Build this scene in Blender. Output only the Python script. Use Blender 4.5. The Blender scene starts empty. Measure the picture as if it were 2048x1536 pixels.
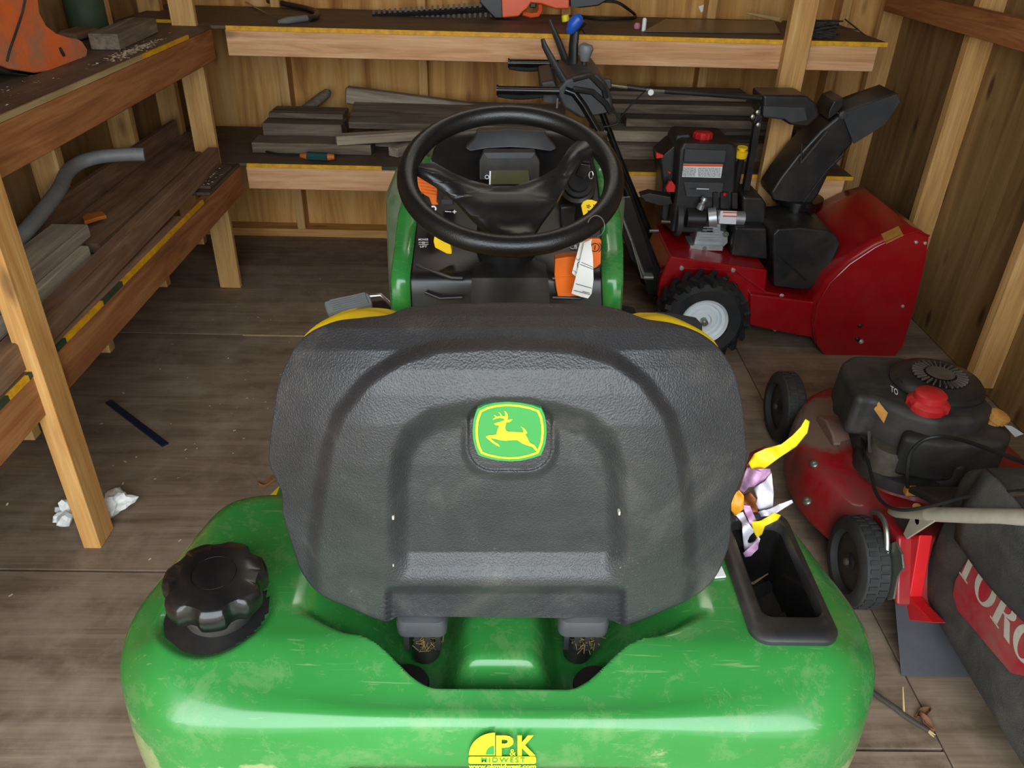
import bpy, bmesh, math, random
import numpy as np
from mathutils import Vector, Matrix
random.seed(7); rng = np.random.default_rng(7)
SC = bpy.context.scene
COL = SC.collection

# ------------------------------------------------------------------ camera, light, exposure
F = 1570.0                       # focal length in pixels of the 2048 x 1536 frame
PITCH, YAW, ROLL = math.radians(31.68), math.radians(-1.389), math.radians(1.683)
CAM = np.array([0.0, 0.0, 1.42])
def cam_matrix():
    cp, sp = math.cos(PITCH), math.sin(PITCH)
    r, f, u = np.array([1, 0, 0.]), np.array([0, cp, -sp]), np.array([0, sp, cp])
    r2 = r*math.cos(ROLL)+u*math.sin(ROLL); u2 = -r*math.sin(ROLL)+u*math.cos(ROLL)
    cy, sy = math.cos(YAW), math.sin(YAW)
    Z = np.array([[cy, -sy, 0], [sy, cy, 0], [0, 0, 1]])
    return Z @ np.array([r2, u2, f]).T
CM = cam_matrix()
cam = bpy.data.cameras.new('camera'); camo = bpy.data.objects.new('camera', cam); COL.objects.link(camo)
M4 = Matrix.Identity(4)
for i in range(3):
    M4[i][0] = CM[i, 0]; M4[i][1] = CM[i, 1]; M4[i][2] = -CM[i, 2]; M4[i][3] = CAM[i]
camo.matrix_world = M4
cam.sensor_width = 36; cam.lens = F/2048*36; cam.clip_start = 0.02; cam.clip_end = 200
SC.camera = camo

w = bpy.data.worlds.new('world'); SC.world = w; w.use_nodes = True
bg = w.node_tree.nodes['Background']
bg.inputs[0].default_value = (0.86, 0.94, 1.0, 1); bg.inputs[1].default_value = 7.2
SC.view_settings.view_transform = 'Standard'; SC.view_settings.look = 'None'
SC.view_settings.exposure = 0.0; SC.view_settings.gamma = 1.0; SC.view_settings.use_curve_mapping = False
SC.cycles.use_denoising = True
SC.cycles.max_bounces = 10; SC.cycles.diffuse_bounces = 6; SC.cycles.glossy_bounces = 4
# portal over the open shed doors: guides sampling of the overcast sky, gives no light itself
pl = bpy.data.lights.new('door_portal', 'AREA'); pl.shape = 'RECTANGLE'; pl.size = 2.5; pl.size_y = 2.2
pl.cycles.is_portal = True
plo = bpy.data.objects.new('door_portal', pl); COL.objects.link(plo)
plo.location = (-0.09, -0.36, 1.1); plo.rotation_euler = (math.radians(90), 0, 0)
# added out-of-view fill lifting the back of the shed, with a made-up tube fixture
FILL_LIGHTS = [((0.15, 2.15, 2.20), 4.0)]
FILL_COL = (1.0, 0.93, 0.82)

def ray(x, y): return CM @ np.array([(x-1024)/F, (768-y)/F, 1.0])
def onz(x, y, z): d = ray(x, y); return CAM+d*(z-CAM[2])/d[2]
def ony(x, y, Y): d = ray(x, y); return CAM+d*Y/d[1]
def onx(x, y, X): d = ray(x, y); return CAM+d*X/d[0]
def onp(x, y, P0, n): d = ray(x, y); n = np.array(n, float); return CAM+d*np.dot(np.array(P0, float)-CAM, n)/np.dot(d, n)

# ------------------------------------------------------------------ materials
MATS = {}
def nodes_of(name):
    m = bpy.data.materials.new(name); m.use_nodes = True
    nt = m.node_tree; b = nt.nodes['Principled BSDF']
    return m, nt, b
def N(nt, t, **k):
    n = nt.nodes.new(t)
    for a, v in k.items():
        if a[0] == 'i' and a[1:].isdigit(): n.inputs[int(a[1:])].default_value = v
        else: setattr(n, a, v)
    return n
def L(nt, a, b): nt.links.new(a, b)
def s2l(c):
    return tuple(((v/255)/12.92 if v/255 <= .04045 else ((v/255+.055)/1.055)**2.4) for v in c)+(1,)
def mixc(nt, fac, a, b):
    n = nt.nodes.new('ShaderNodeMix'); n.data_type = 'RGBA'
    for sock, v in ((n.inputs[0], fac), (n.inputs[6], a), (n.inputs[7], b)):
        if hasattr(v, 'links'): nt.links.new(v, sock)
        else: sock.default_value = v
    return n.outputs[2]
def ramp(nt, src, stops):
    r = nt.nodes.new('ShaderNodeValToRGB'); e = r.color_ramp.elements
    while len(e) < len(stops): e.new(0.5)
    for k, (p, c) in enumerate(stops):
        e[k].position = p; e[k].color = c if len(c) == 4 else tuple(c)+(1,)
    nt.links.new(src, r.inputs[0]); return r.outputs[0]
def objcoord(nt, scale, rand=True):
    tc = N(nt, 'ShaderNodeTexCoord'); mp = N(nt, 'ShaderNodeMapping'); mp.inputs[3].default_value = scale
    if rand:
        oi = N(nt, 'ShaderNodeObjectInfo'); ml = N(nt, 'ShaderNodeMath', operation='MULTIPLY', i1=37.0)
        L(nt, oi.outputs['Random'], ml.inputs[0])
        ad = N(nt, 'ShaderNodeVectorMath', operation='ADD')
        L(nt, tc.outputs['Object'], ad.inputs[0]); L(nt, ml.outputs[0], ad.inputs[1]); L(nt, ad.outputs[0], mp.inputs[0])
    else: L(nt, tc.outputs['Object'], mp.inputs[0])
    return mp.outputs[0]
def noise(nt, vec, scale, detail=4, rough=.55, dist=0):
    n = N(nt, 'ShaderNodeTexNoise'); n.inputs['Scale'].default_value = scale; n.inputs['Detail'].default_value = detail
    n.inputs['Roughness'].default_value = rough; n.inputs['Distortion'].default_value = dist
    L(nt, vec, n.inputs['Vector']); return n.outputs[0]
def bump(nt, b, h, strength, dist=.002):
    n = N(nt, 'ShaderNodeBump'); n.inputs['Strength'].default_value = strength; n.inputs['Distance'].default_value = dist
    L(nt, h, n.inputs['Height']); L(nt, n.outputs[0], b.inputs['Normal'])

def wood(name, dark, mid, light, knots=.5, grain=1.0, rough=.75, dust=0.0, dustc=(120, 108, 92), wide=1.0):
    """boards: length along local X"""
    m, nt, b = nodes_of(name)
    v = objcoord(nt, (.9*wide, 9*wide, 9*wide))
    n1 = noise(nt, v, 2.2, 5, .6, 1.2)
    c = ramp(nt, n1, [(.28, s2l(dark)), (.5, s2l(mid)), (.74, s2l(light))])
    v2 = objcoord(nt, (4, 130, 130)); n2 = noise(nt, v2, 1.0, 3, .6)
    f = ramp(nt, n2, [(.35, (0, 0, 0)), (.75, (1, 1, 1))])
    fm = N(nt, 'ShaderNodeMath', operation='MULTIPLY', i1=.35*grain); L(nt, f, fm.inputs[0])
    c = mixc(nt, fm.outputs[0], c, s2l(tuple(x*.62 for x in dark)))
    if knots > 0:
        v3 = objcoord(nt, (2.4, 7, 7)); vo = N(nt, 'ShaderNodeTexVoronoi'); vo.inputs['Scale'].default_value = 1.3
        L(nt, v3, vo.inputs['Vector'])
        k = ramp(nt, vo.outputs['Distance'], [(.07, (1, 1, 1)), (.17, (0, 0, 0))])
        km = N(nt, 'ShaderNodeMath', operation='MULTIPLY', i1=knots); L(nt, k, km.inputs[0])
        c = mixc(nt, km.outputs[0], c, s2l((70, 38, 18)))
    if dust > 0:
        v4 = objcoord(nt, (6, 6, 6)); d = ramp(nt, noise(nt, v4, 1.6, 6, .65), [(.45, (0, 0, 0)), (.7, (1, 1, 1))])
        dm = N(nt, 'ShaderNodeMath', operation='MULTIPLY', i1=dust); L(nt, d, dm.inputs[0])
        c = mixc(nt, dm.outputs[0], c, s2l(dustc))
    L(nt, c, b.inputs['Base Color']); b.inputs['Roughness'].default_value = rough
    bump(nt, b, n2, .25, .0015)
    MATS[name] = m; return m
def plain(name, rgb, rough=.5, metal=0, var=.15, coat=0, dust=0, dustc=(128, 116, 100), pebble=0, pscale=350, emit=None, vscale=14, spec=.5):
    m, nt, b = nodes_of(name)
    c0 = s2l(rgb)
    v = objcoord(nt, (1, 1, 1))
    n1 = noise(nt, v, vscale, 5, .6)
    f = ramp(nt, n1, [(.3, (0, 0, 0)), (.7, (1, 1, 1))])
    c = mixc(nt, f, tuple(x*(1-var) for x in c0[:3])+(1,), tuple(min(1, x*(1+var)) for x in c0[:3])+(1,))
    r = None
    if dust > 0:
        d = ramp(nt, noise(nt, v, 9, 8, .7, .4), [(.42, (0, 0, 0)), (.72, (1, 1, 1))])
        dm = N(nt, 'ShaderNodeMath', operation='MULTIPLY', i1=dust); L(nt, d, dm.inputs[0])
        c = mixc(nt, dm.outputs[0], c, s2l(dustc))
        rr = N(nt, 'ShaderNodeMath', operation='MULTIPLY_ADD', i1=.75-rough if rough < .75 else 0, i2=rough); L(nt, dm.outputs[0], rr.inputs[0]); r = rr.outputs[0]
    L(nt, c, b.inputs['Base Color'])
    if r: L(nt, r, b.inputs['Roughness'])
    else: b.inputs['Roughness'].default_value = rough
    b.inputs['Metallic'].default_value = metal; b.inputs['Coat Weight'].default_value = coat; b.inputs['Coat Roughness'].default_value = .12
    b.inputs['Specular IOR Level'].default_value = spec
    if pebble > 0:
        vo = N(nt, 'ShaderNodeTexVoronoi'); vo.feature = 'SMOOTH_F1'; vo.inputs['Scale'].default_value = pscale; L(nt, v, vo.inputs['Vector'])
        n3 = noise(nt, v, pscale*.6, 3, .6)
        ad = N(nt, 'ShaderNodeMath', operation='ADD'); L(nt, vo.outputs['Distance'], ad.inputs[0]); L(nt, n3, ad.inputs[1])
        bump(nt, b, ad.outputs[0], pebble, .0012)
    if emit:
        b.inputs['Emission Color'].default_value = s2l(rgb); b.inputs['Emission Strength'].default_value = emit
    MATS[name] = m; return m

wood('fir', (124, 70, 34), (164, 102, 54), (190, 132, 78), .35)
wood('fir_light', (196, 140, 94), (224, 172, 124), (238, 196, 152), .55)
wood('pine', (186, 134, 74), (214, 164, 98), (232, 190, 128), .6)
wood('pine_bright', (186, 128, 62), (212, 156, 86), (228, 180, 112), .6)
wood('weathered', (86, 74, 62), (128, 112, 94), (164, 146, 124), .35, 1.4, .9)
wood('weathered_pale', (124, 110, 96), (164, 148, 128), (196, 180, 158), .2, 1.2, .9)
wood('old_board', (96, 66, 44), (132, 96, 68), (162, 126, 94), .3, 1.2, .85, .45)
wood('deck_ply', (66, 50, 38), (86, 68, 54), (106, 86, 68), .0, .6, .6, .4, (122, 106, 88), .5)
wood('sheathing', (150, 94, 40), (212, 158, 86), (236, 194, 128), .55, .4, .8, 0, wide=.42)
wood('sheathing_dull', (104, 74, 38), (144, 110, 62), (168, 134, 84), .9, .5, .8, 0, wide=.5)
wood('ply_edge', (140, 116, 76), (172, 146, 98), (196, 172, 124), 0, .8)
wood('floor_ply', (100, 82, 64), (134, 114, 94), (158, 138, 116), .0, .8, .75, .5, (170, 152, 132), .6)
plain('yellow_paint', (222, 162, 20), .6, var=.25, vscale=40)
plain('green_paint', (48, 66, 40), .7, var=.2, vscale=40)
plain('jd_yellow', (250, 206, 20), .45, var=.05)
plain('jd_orange', (232, 110, 28), .45, var=.06)
plain('black_plastic', (30, 30, 31), .38, var=.2, dust=.12)
plain('black_gloss', (18, 18, 19), .2, var=.1, dust=.06)
plain('dark_grey_plastic', (52, 54, 57), .5, var=.12, dust=.15)
plain('console_black', (22, 21, 21), .34, var=.2, dust=.14, dustc=(84, 76, 66))
plain('wheel_black', (15, 15, 15), .36, var=.1, dust=.03, pebble=.15, pscale=500)
plain('rubber', (38, 38, 38), .75, var=.2, dust=.25, dustc=(96, 92, 86))
plain('rubber_black', (20, 21, 23), .7, var=.2, dust=.1)
plain('snow_red', (156, 8, 20), .28, var=.08, coat=.4, dust=.06)
plain('mower_red', (158, 18, 26), .38, var=.1, coat=.2, dust=.8, dustc=(84, 66, 58))
plain('bright_red', (214, 30, 34), .4, var=.08)
plain('cap_red', (188, 26, 30), .38, var=.08, dust=.3, dustc=(150, 90, 84))
plain('dusty_black', (40, 39, 37), .6, var=.2, dust=.5, dustc=(92, 84, 74))
plain('muffler', (66, 58, 48), .7, var=.25, dust=.4)
plain('dusty_grey', (176, 168, 150), .55, .0, dust=.3)
plain('steel', (190, 192, 196), .3, 1.0, var=.1)
plain('cast_alu', (186, 190, 192), .42, .75, var=.15)
plain('white_rim', (226, 232, 234), .4, var=.04)
plain('white_label', (232, 234, 236), .55, var=.04)
plain('black_ink', (24, 24, 26), .7, var=0)
plain('grey_ink', (110, 112, 118), .7, var=0)
plain('orange_ink', (232, 84, 30), .6, var=.05)
plain('red_ink', (200, 40, 40), .6, var=.05)
plain('logo_green', (52, 134, 62), .4, var=.03)
plain('logo_yellow', (250, 232, 30), .45, var=.03)
plain('decal_yellow', (236, 214, 30), .45, var=.04)
plain('lcd', (78, 78, 52), .25, var=.1, dust=.2)
plain('orange_shell', (244, 116, 54), .45, var=.06, dust=1.0, dustc=(150, 132, 108))
plain('trimmer_orange', (244, 98, 46), .4, var=.06)
plain('cord_black', (26, 28, 24), .6)
plain('blue_knob', (38, 92, 196), .35, var=.08)
plain('grey_knob', (122, 126, 128), .45)
plain('pipe_grey', (150, 152, 152), .6, .2, dust=.5, dustc=(120, 110, 98))
plain('pedal_grey', (112, 116, 116), .6, var=.15, dust=.3)
plain('hood_green', (84, 116, 78), .4, var=.15, coat=.2, dust=.9, dustc=(150, 150, 134))  # dusty green, greyed further to paint in the sheen along the hood sides
plain('teal', (22, 70, 66), .5); plain('handle_orange', (190, 104, 34), .5)
plain('navy', (22, 30, 54), .5)
plain('paper_white', (232, 232, 228), .8, var=.04)
plain('wrap_white', (228, 224, 234), .5, var=.05); plain('wrap_yellow', (248, 214, 30), .45, var=.05)
plain('wrap_orange', (226, 150, 30), .45, var=.2, vscale=60); plain('wrap_pink', (196, 150, 188), .45, var=.3, vscale=60)
plain('wrap_red', (140, 40, 44), .45, var=.3, vscale=50); plain('wrap_brown', (150, 84, 46), .5, var=.4, vscale=80)
plain('twig', (112, 88, 62), .8, var=.3, vscale=60); plain('twig_dark', (62, 54, 46), .8, var=.3)
plain('straw', (206, 180, 120), .8)
plain('leaf_brown', (110, 72, 44), .8, var=.3)
plain('sawdust', (220, 204, 176), .9)
plain('oil_tan', (196, 138, 66), .6, var=.15, vscale=60)
plain('fabric_black', (52, 51, 48), .9, var=.2, dust=.3, pebble=.5, pscale=500)
plain('bag_red', (164, 32, 44), .6, var=.2, dust=1.0, dustc=(128, 92, 80))
plain('toro_letter', (178, 168, 152), .7, var=.2, vscale=8)
plain('flap_grey', (58, 60, 64), .6, var=.1, dust=.1)
plain('bolt_white', (220, 214, 208), .25, .6)
plain('zinc', (150, 152, 140), .35, .8, var=.2)
plain('ground_out', (150, 146, 132), .95, var=.2, vscale=3)
plain('roof_dark', (120, 92, 62), .9, var=.2)
plain('fill_tube', (255, 246, 230), .4, emit=3)  # glow of the added fill fixture
plain('grass_clump', (96, 80, 44), .9, var=.4, vscale=80)
plain('sheet_metal', (120, 112, 104), .35, .7, var=.15)
plain('pink', (206, 130, 150), .6)
plain('seat_yellow', (255, 214, 16), .42, var=.06, pebble=.15, pscale=260)

def m_seat():
    m, nt, b = nodes_of('seat_shell'); v = objcoord(nt, (1, 1, 1), False)
    n1 = noise(nt, v, 7, 6, .65, .6)
    c = ramp(nt, n1, [(.3, s2l((34, 34, 36))), (.55, s2l((46, 46, 47))), (.78, s2l((76, 73, 68)))])
    sp = ramp(nt, noise(nt, v, 420, 2, .5), [(.62, (0, 0, 0)), (.78, (1, 1, 1))])
    d = ramp(nt, noise(nt, v, 14, 8, .7), [(.5, (0, 0, 0)), (.72, (.55, .55, .55))])
    mm = N(nt, 'ShaderNodeMath', operation='MULTIPLY'); L(nt, sp, mm.inputs[0]); L(nt, d, mm.inputs[1])
    c = mixc(nt, mm.outputs[0], c, s2l((150, 140, 126)))
    L(nt, c, b.inputs['Base Color']); b.inputs['Roughness'].default_value = .46; b.inputs['Specular IOR Level'].default_value = .6
    vo = N(nt, 'ShaderNodeTexVoronoi'); vo.feature = 'SMOOTH_F1'; vo.inputs['Scale'].default_value = 520; L(nt, v, vo.inputs['Vector'])
    n3 = noise(nt, v, 420, 3, .6); ad = N(nt, 'ShaderNodeMath', operation='ADD'); L(nt, vo.outputs['Distance'], ad.inputs[0]); L(nt, n3, ad.inputs[1])
    bump(nt, b, ad.outputs[0], .55, .0012); MATS['seat_shell'] = m
m_seat()
def m_deck():
    m = MATS['mower_red']; nt = m.node_tree; b = nt.nodes['Principled BSDF']; src = b.inputs['Base Color'].links[0].from_socket
    tc = N(nt, 'ShaderNodeTexCoord'); ds = N(nt, 'ShaderNodeVectorMath', operation='DISTANCE'); ds.inputs[1].default_value = (.93, 1.80, .2); L(nt, tc.outputs['Object'], ds.inputs[0])
    n1 = noise(nt, tc.outputs['Object'], 22, 6, .7); ad = N(nt, 'ShaderNodeMath', operation='MULTIPLY_ADD', i1=.10); L(nt, n1, ad.inputs[0]); L(nt, ds.outputs['Value'], ad.inputs[2])
    f = ramp(nt, ad.outputs[0], [(.165, (.9, .9, .9)), (.20, (0, 0, 0))])
    L(nt, mixc(nt, f, src, s2l((122, 104, 90))), b.inputs['Base Color'])
m_deck()
def m_green():
    m, nt, b = nodes_of('tractor_green'); v = objcoord(nt, (1, 1, 1), False)
    n1 = noise(nt, v, 5, 4, .5)
    c = mixc(nt, n1, s2l((36, 106, 44)), s2l((50, 134, 60)))
    dd = ramp(nt, noise(nt, v, 15, 10, .78, .3), [(.50, (0, 0, 0)), (.76, (.42, .42, .42))])
    v2 = N(nt, 'ShaderNodeMapping'); v2.inputs[3].default_value = (9, 170, 60); v2.inputs[2].default_value = (0, 0, .7)
    tc = N(nt, 'ShaderNodeTexCoord'); L(nt, tc.outputs['Object'], v2.inputs[0])
    sc = ramp(nt, noise(nt, v2.outputs[0], 1.6, 3, .5, .8), [(.66, (0, 0, 0)), (.72, (.3, .3, .3))])
    mx = N(nt, 'ShaderNodeMath', operation='MAXIMUM'); L(nt, dd, mx.inputs[0]); L(nt, sc, mx.inputs[1])
    c = mixc(nt, mx.outputs[0], c, s2l((142, 148, 110)))
    sx = N(nt, 'ShaderNodeSeparateXYZ'); L(nt, tc.outputs['Object'], sx.inputs[0])          # dried mud low on the rear corners
    mz = N(nt, 'ShaderNodeMapRange', i1=.50, i2=.43, i3=.0, i4=.30); L(nt, sx.outputs[2], mz.inputs[0])
    my = N(nt, 'ShaderNodeMapRange', i1=.64, i2=.74, i3=1, i4=0); L(nt, sx.outputs[1], my.inputs[0])
    mw = N(nt, 'ShaderNodeMath', operation='MULTIPLY'); L(nt, mz.outputs[0], mw.inputs[0]); L(nt, my.outputs[0], mw.inputs[1])
    nm = N(nt, 'ShaderNodeMath', operation='ADD'); L(nt, mw.outputs[0], nm.inputs[0]); L(nt, noise(nt, tc.outputs['Object'], 9, 9, .7), nm.inputs[1])
    c = mixc(nt, ramp(nt, nm.outputs[0], [(.66, (0, 0, 0)), (.72, (.75, .75, .75))]), c, s2l((150, 150, 104)))
    L(nt, c, b.inputs['Base Color'])
    rr = N(nt, 'ShaderNodeMath', operation='MULTIPLY_ADD', i1=.5, i2=.24); L(nt, mx.outputs[0], rr.inputs[0]); L(nt, rr.outputs[0], b.inputs['Roughness'])
    b.inputs['Coat Weight'].default_value = .3; b.inputs['Coat Roughness'].default_value = .08
    MATS['tractor_green'] = m
m_green()

# ------------------------------------------------------------------ geometry helpers
class MB:
    def __init__(s): s.v = []; s.f = []
    def add(s, vs, fs):
        o = len(s.v); s.v += [tuple(map(float, p)) for p in vs]; s.f += [tuple(i+o for i in f) for f in fs]; return s
    def box(s, c, d, rot=None):
        c = np.array(c, float); h = np.array(d, float)/2
        P = np.array([[x, y, z] for x in (-1, 1) for y in (-1, 1) for z in (-1, 1)])*h
        if rot is not None: P = P @ np.array(rot).T
        return s.add(P+c, [(0, 1, 3, 2), (4, 6, 7, 5), (0, 4, 5, 1), (2, 3, 7, 6), (0, 2, 6, 4), (1, 5, 7, 3)])
    def box2(s, a, b): a = np.array(a, float); b = np.array(b, float); return s.box((a+b)/2, np.abs(b-a))
    def prism(s, pts, off):
        """closed polygon of 3-D points extruded by vector off"""
        P = np.array(pts, float); n = len(P); Q = P+np.array(off, float)
        s.add(np.vstack([P, Q]), [tuple(range(n)), tuple(range(2*n-1, n-1, -1))]+[(i+n, (i+1) % n+n, (i+1) % n, i) for i in range(n)]); return s
    def tube(s, pts, r, n=10, cap=True, flat=None):
        P = [np.array(p, float) for p in pts]; m = len(P); R = r if hasattr(r, '__len__') else [r]*m
        vs = []; up = np.array([0.13, 0.2, 1.0]); prev = None
        for i in range(m):
            t = P[min(i+1, m-1)]-P[max(i-1, 0)]; t = t/(np.linalg.norm(t)+1e-12)
            if prev is None:
                a = np.cross(t, up); a = a if np.linalg.norm(a) > 1e-3 else np.cross(t, [1, 0, 0])
            else: a = prev-t*np.dot(prev, t)
            a = a/np.linalg.norm(a); prev = a; b = np.cross(t, a)
            k = flat if flat else 1.0
            for j in range(n):
                th = 2*math.pi*j/n; vs.append(P[i]+R[i]*(math.cos(th)*a+k*math.sin(th)*b))
        fs = [(i*n+j, i*n+(j+1) % n, (i+1)*n+(j+1) % n, (i+1)*n+j) for i in range(m-1) for j in range(n)]
        if cap: fs += [tuple(range(n-1, -1, -1)), tuple((m-1)*n+j for j in range(n))]
        return s.add(vs, fs)
    def lathe(s, prof, c, axis=(0, 0, 1), n=32, a0=0, wob=None, ring=False):
        """prof: list of (radius, height along axis)"""
        ax = np.array(axis, float); ax /= np.linalg.norm(ax)
        u = np.cross(ax, [0, 0, 1]) if abs(ax[2]) < .9 else np.cross(ax, [0, 1, 0]); u /= np.linalg.norm(u); v = np.cross(ax, u)
        vs = []; c = np.array(c, float)
        for (r, h) in prof:
            for j in range(n):
                th = a0+2*math.pi*j/n; rr = r*(wob(th, h) if wob else 1)
                vs.append(c+ax*h+rr*(math.cos(th)*u+math.sin(th)*v))
        m = len(prof)
        fs = [(i*n+j, i*n+(j+1) % n, (i+1)*n+(j+1) % n, (i+1)*n+j) for i in range(m-1) for j in range(n)]
        if ring: fs += [((m-1)*n+j, (m-1)*n+(j+1) % n, (j+1) % n, j) for j in range(n)]
        if not ring and prof[0][0] > 1e-6: fs.append(tuple(range(n-1, -1, -1)))
        if not ring and prof[-1][0] > 1e-6: fs.append(tuple((m-1)*n+j for j in range(n)))
        return s.add(vs, fs)
    def grid(s, G, wrap=False):
        G = np.array(G, float); a, b = G.shape[:2]
        s.add(G.reshape(-1, 3), [(i*b+j, i*b+(j+1) % b, (i+1)*b+(j+1) % b, (i+1)*b+j) for i in range(a-1) for j in range(b if wrap else b-1)]); return s
def tag(o, label=None, cat=None, group=None, kind=None):
    for k, v in (('label', label), ('category', cat), ('group', group), ('kind', kind)):
        if v: o[k] = v
    return o
def obj(name, mb, mat, parent=None, smooth=True, bevel=0, seg=2, ang=38, loc=None, rot=None, label=None, solid=0, fix=True):
    me = bpy.data.meshes.new(name); me.from_pydata(mb.v, [], mb.f); me.validate()
    if fix:
        bm = bmesh.new(); bm.from_mesh(me); bmesh.ops.recalc_face_normals(bm, faces=bm.faces); bm.to_mesh(me); bm.free()
    o = bpy.data.objects.new(name, me); COL.objects.link(o)
    ms = mat if isinstance(mat, (list, tuple)) else [mat]
    for m in ms: me.materials.append(MATS[m])
    if smooth:
        me.shade_smooth(); me.set_sharp_from_angle(angle=math.radians(ang))
    if solid:
        md = o.modifiers.new('solid', 'SOLIDIFY'); md.thickness = solid; md.offset = 0
    if bevel:
        md = o.modifiers.new('bevel', 'BEVEL'); md.width = bevel; md.segments = seg; md.limit_method = 'ANGLE'; md.angle_limit = math.radians(30); md.harden_normals = True
    if loc is not None: o.location = loc
    if rot is not None: o.rotation_euler = rot
    if parent is not None: o.parent = parent
    if label: o['label'] = label
    return o
def thing(name, label, cat, group=None, loc=(0, 0, 0)):
    """an Empty; parts are modelled in world space and keep it through the parent inverse"""
    o = bpy.data.objects.new(name, None); COL.objects.link(o); o.empty_display_size = .05; o.location = loc
    return tag(o, label, cat, group)
def adopt(root, *os):
    for o in os: o.parent = root; o.matrix_parent_inverse = Matrix.Translation(root.location).inverted()
def part(name, mb, mat, root, **k):
    o = obj(name, mb, mat, None, **k)
    if root.parent is None:
        o.parent = root; o.matrix_parent_inverse = Matrix.Translation(root.location).inverted()
    else: o.parent = root; o.matrix_parent_inverse = Matrix.Identity(4)
    return o
def sub(name, mb, mat, p, **k):
    """sub-part: p is a world-modelled part with identity local matrix"""
    return obj(name, mb, mat, p, **k)
def board(name, a, b, wdt, thk, mat, up=(0, 0, 1), parent=None, bevel=.002, label=None):
    """a timber from a to b (centre line); wdt along the horizontal-ish side, thk along up; local X is its length"""
    a = np.array(a, float); b = np.array(b, float); x = b-a; l = np.linalg.norm(x); x /= l
    y = np.cross(np.array(up, float), x); y /= np.linalg.norm(y); z = np.cross(x, y)
    o = obj(name, MB().box((0, 0, 0), (l, wdt, thk)), mat, None, bevel=bevel, seg=1, label=label)
    m = Matrix.Identity(4)
    for i in range(3): m[i][0] = x[i]; m[i][1] = y[i]; m[i][2] = z[i]; m[i][3] = (a[i]+b[i])/2
    o.matrix_world = m
    if parent is not None:
        o.parent = parent; o.matrix_parent_inverse = parent.matrix_basis.inverted()
    return o
def slab(name, lo, hi, mat, axis=0, parent=None, bevel=.0015, label=None, smooth=True):
    """axis-aligned board, its grain along the given axis"""
    lo = np.array(lo, float); hi = np.array(hi, float); c = (lo+hi)/2; d = np.abs(hi-lo)
    a = c.copy(); b = c.copy(); a[axis] -= d[axis]/2; b[axis] += d[axis]/2
    if axis == 0: return board(name, a, b, d[1], d[2], mat, (0, 0, 1), parent, bevel, label)
    if axis == 1: return board(name, a, b, d[0], d[2], mat, (0, 0, 1), parent, bevel, label)
    return board(name, a, b, d[1], d[0], mat, (1, 0, 0), parent, bevel, label)
def hit(x, y, off=0.0):
    """nearest built surface seen along the viewing ray through a pixel"""
    bpy.context.view_layer.update(); dg = bpy.context.evaluated_depsgraph_get(); d = ray(x, y); d = d/np.linalg.norm(d)
    ok, p, nn, *_ = SC.ray_cast(dg, Vector(CAM), Vector(d)); return np.array(p)+np.array(nn)*off
def smooth01(t): t = np.clip(t, 0, 1); return t*t*(3-2*t)
def closed_spline(pts, n):
    """dense closed Catmull-Rom through pts, resampled evenly"""
    P = np.array(pts, float); m = len(P); out = []
    for i in range(m):
        p0, p1, p2, p3 = P[i-1], P[i], P[(i+1) % m], P[(i+2) % m]
        for t in np.linspace(0, 1, 24, endpoint=False):
            out.append(.5*((2*p1)+(-p0+p2)*t+(2*p0-5*p1+4*p2-p3)*t*t+(-p0+3*p1-3*p2+p3)*t**3))
    O = np.array(out); d = np.linalg.norm(np.roll(O, -1, 0)-O, axis=1); s = np.concatenate([[0], np.cumsum(d)])
    t = np.linspace(0, s[-1], n, endpoint=False); O2 = np.vstack([O, O[:1]])
    return np.stack([np.interp(t, s, O2[:, k]) for k in range(P.shape[1])], 1)
def crv(pts, k=6):
    P = [np.array(p, float) for p in pts]; out = []
    for i in range(len(P)-1):
        p0, p1, p2, p3 = P[max(i-1, 0)], P[i], P[i+1], P[min(i+2, len(P)-1)]
        for t in np.linspace(0, 1, k, endpoint=False): out.append(.5*((2*p1)+(-p0+p2)*t+(2*p0-5*p1+4*p2-p3)*t*t+(-p0+3*p1-3*p2+p3)*t**3))
    return out+[P[-1]]
def sdist(Q, poly):
    """signed distance (inside > 0) of points Q (n,2) to polygon"""
    P = np.array(poly, float); A = P; B = np.roll(P, -1, 0); best = np.full(len(Q), 1e9); ins = np.zeros(len(Q), bool)
    for a, b in zip(A, B):
        ab = b-a; t = np.clip(((Q-a)@ab)/(ab@ab+1e-12), 0, 1); best = np.minimum(best, np.linalg.norm(Q-(a+t[:, None]*ab), axis=1))
        c = ((a[1] > Q[:, 1]) != (b[1] > Q[:, 1])) & (Q[:, 0] < (b[0]-a[0])*(Q[:, 1]-a[1])/(b[1]-a[1]+1e-12)+a[0]); ins ^= c
    return np.where(ins, best, -best)
def tri_fill(poly):
    """triangulate a simple 2-D polygon, return faces"""
    from mathutils.geometry import tessellate_polygon
    return [tuple(t) for t in tessellate_polygon([[Vector((p[0], p[1], 0)) for p in poly]])]
def flat_shape(poly, place, thick_vec):
    """2-D polygon -> thin solid; place maps (u,v)->3-D"""
    n = len(poly); A = [np.array(place(*p)) for p in poly]; B = [a+np.array(thick_vec) for a in A]
    T = tri_fill(poly)
    mb = MB(); mb.add(A+B, T+[tuple(i+n for i in t[::-1]) for t in T]+[(i, (i+1) % n, (i+1) % n+n, i+n) for i in range(n)]); return mb
_txt = {}
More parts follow.
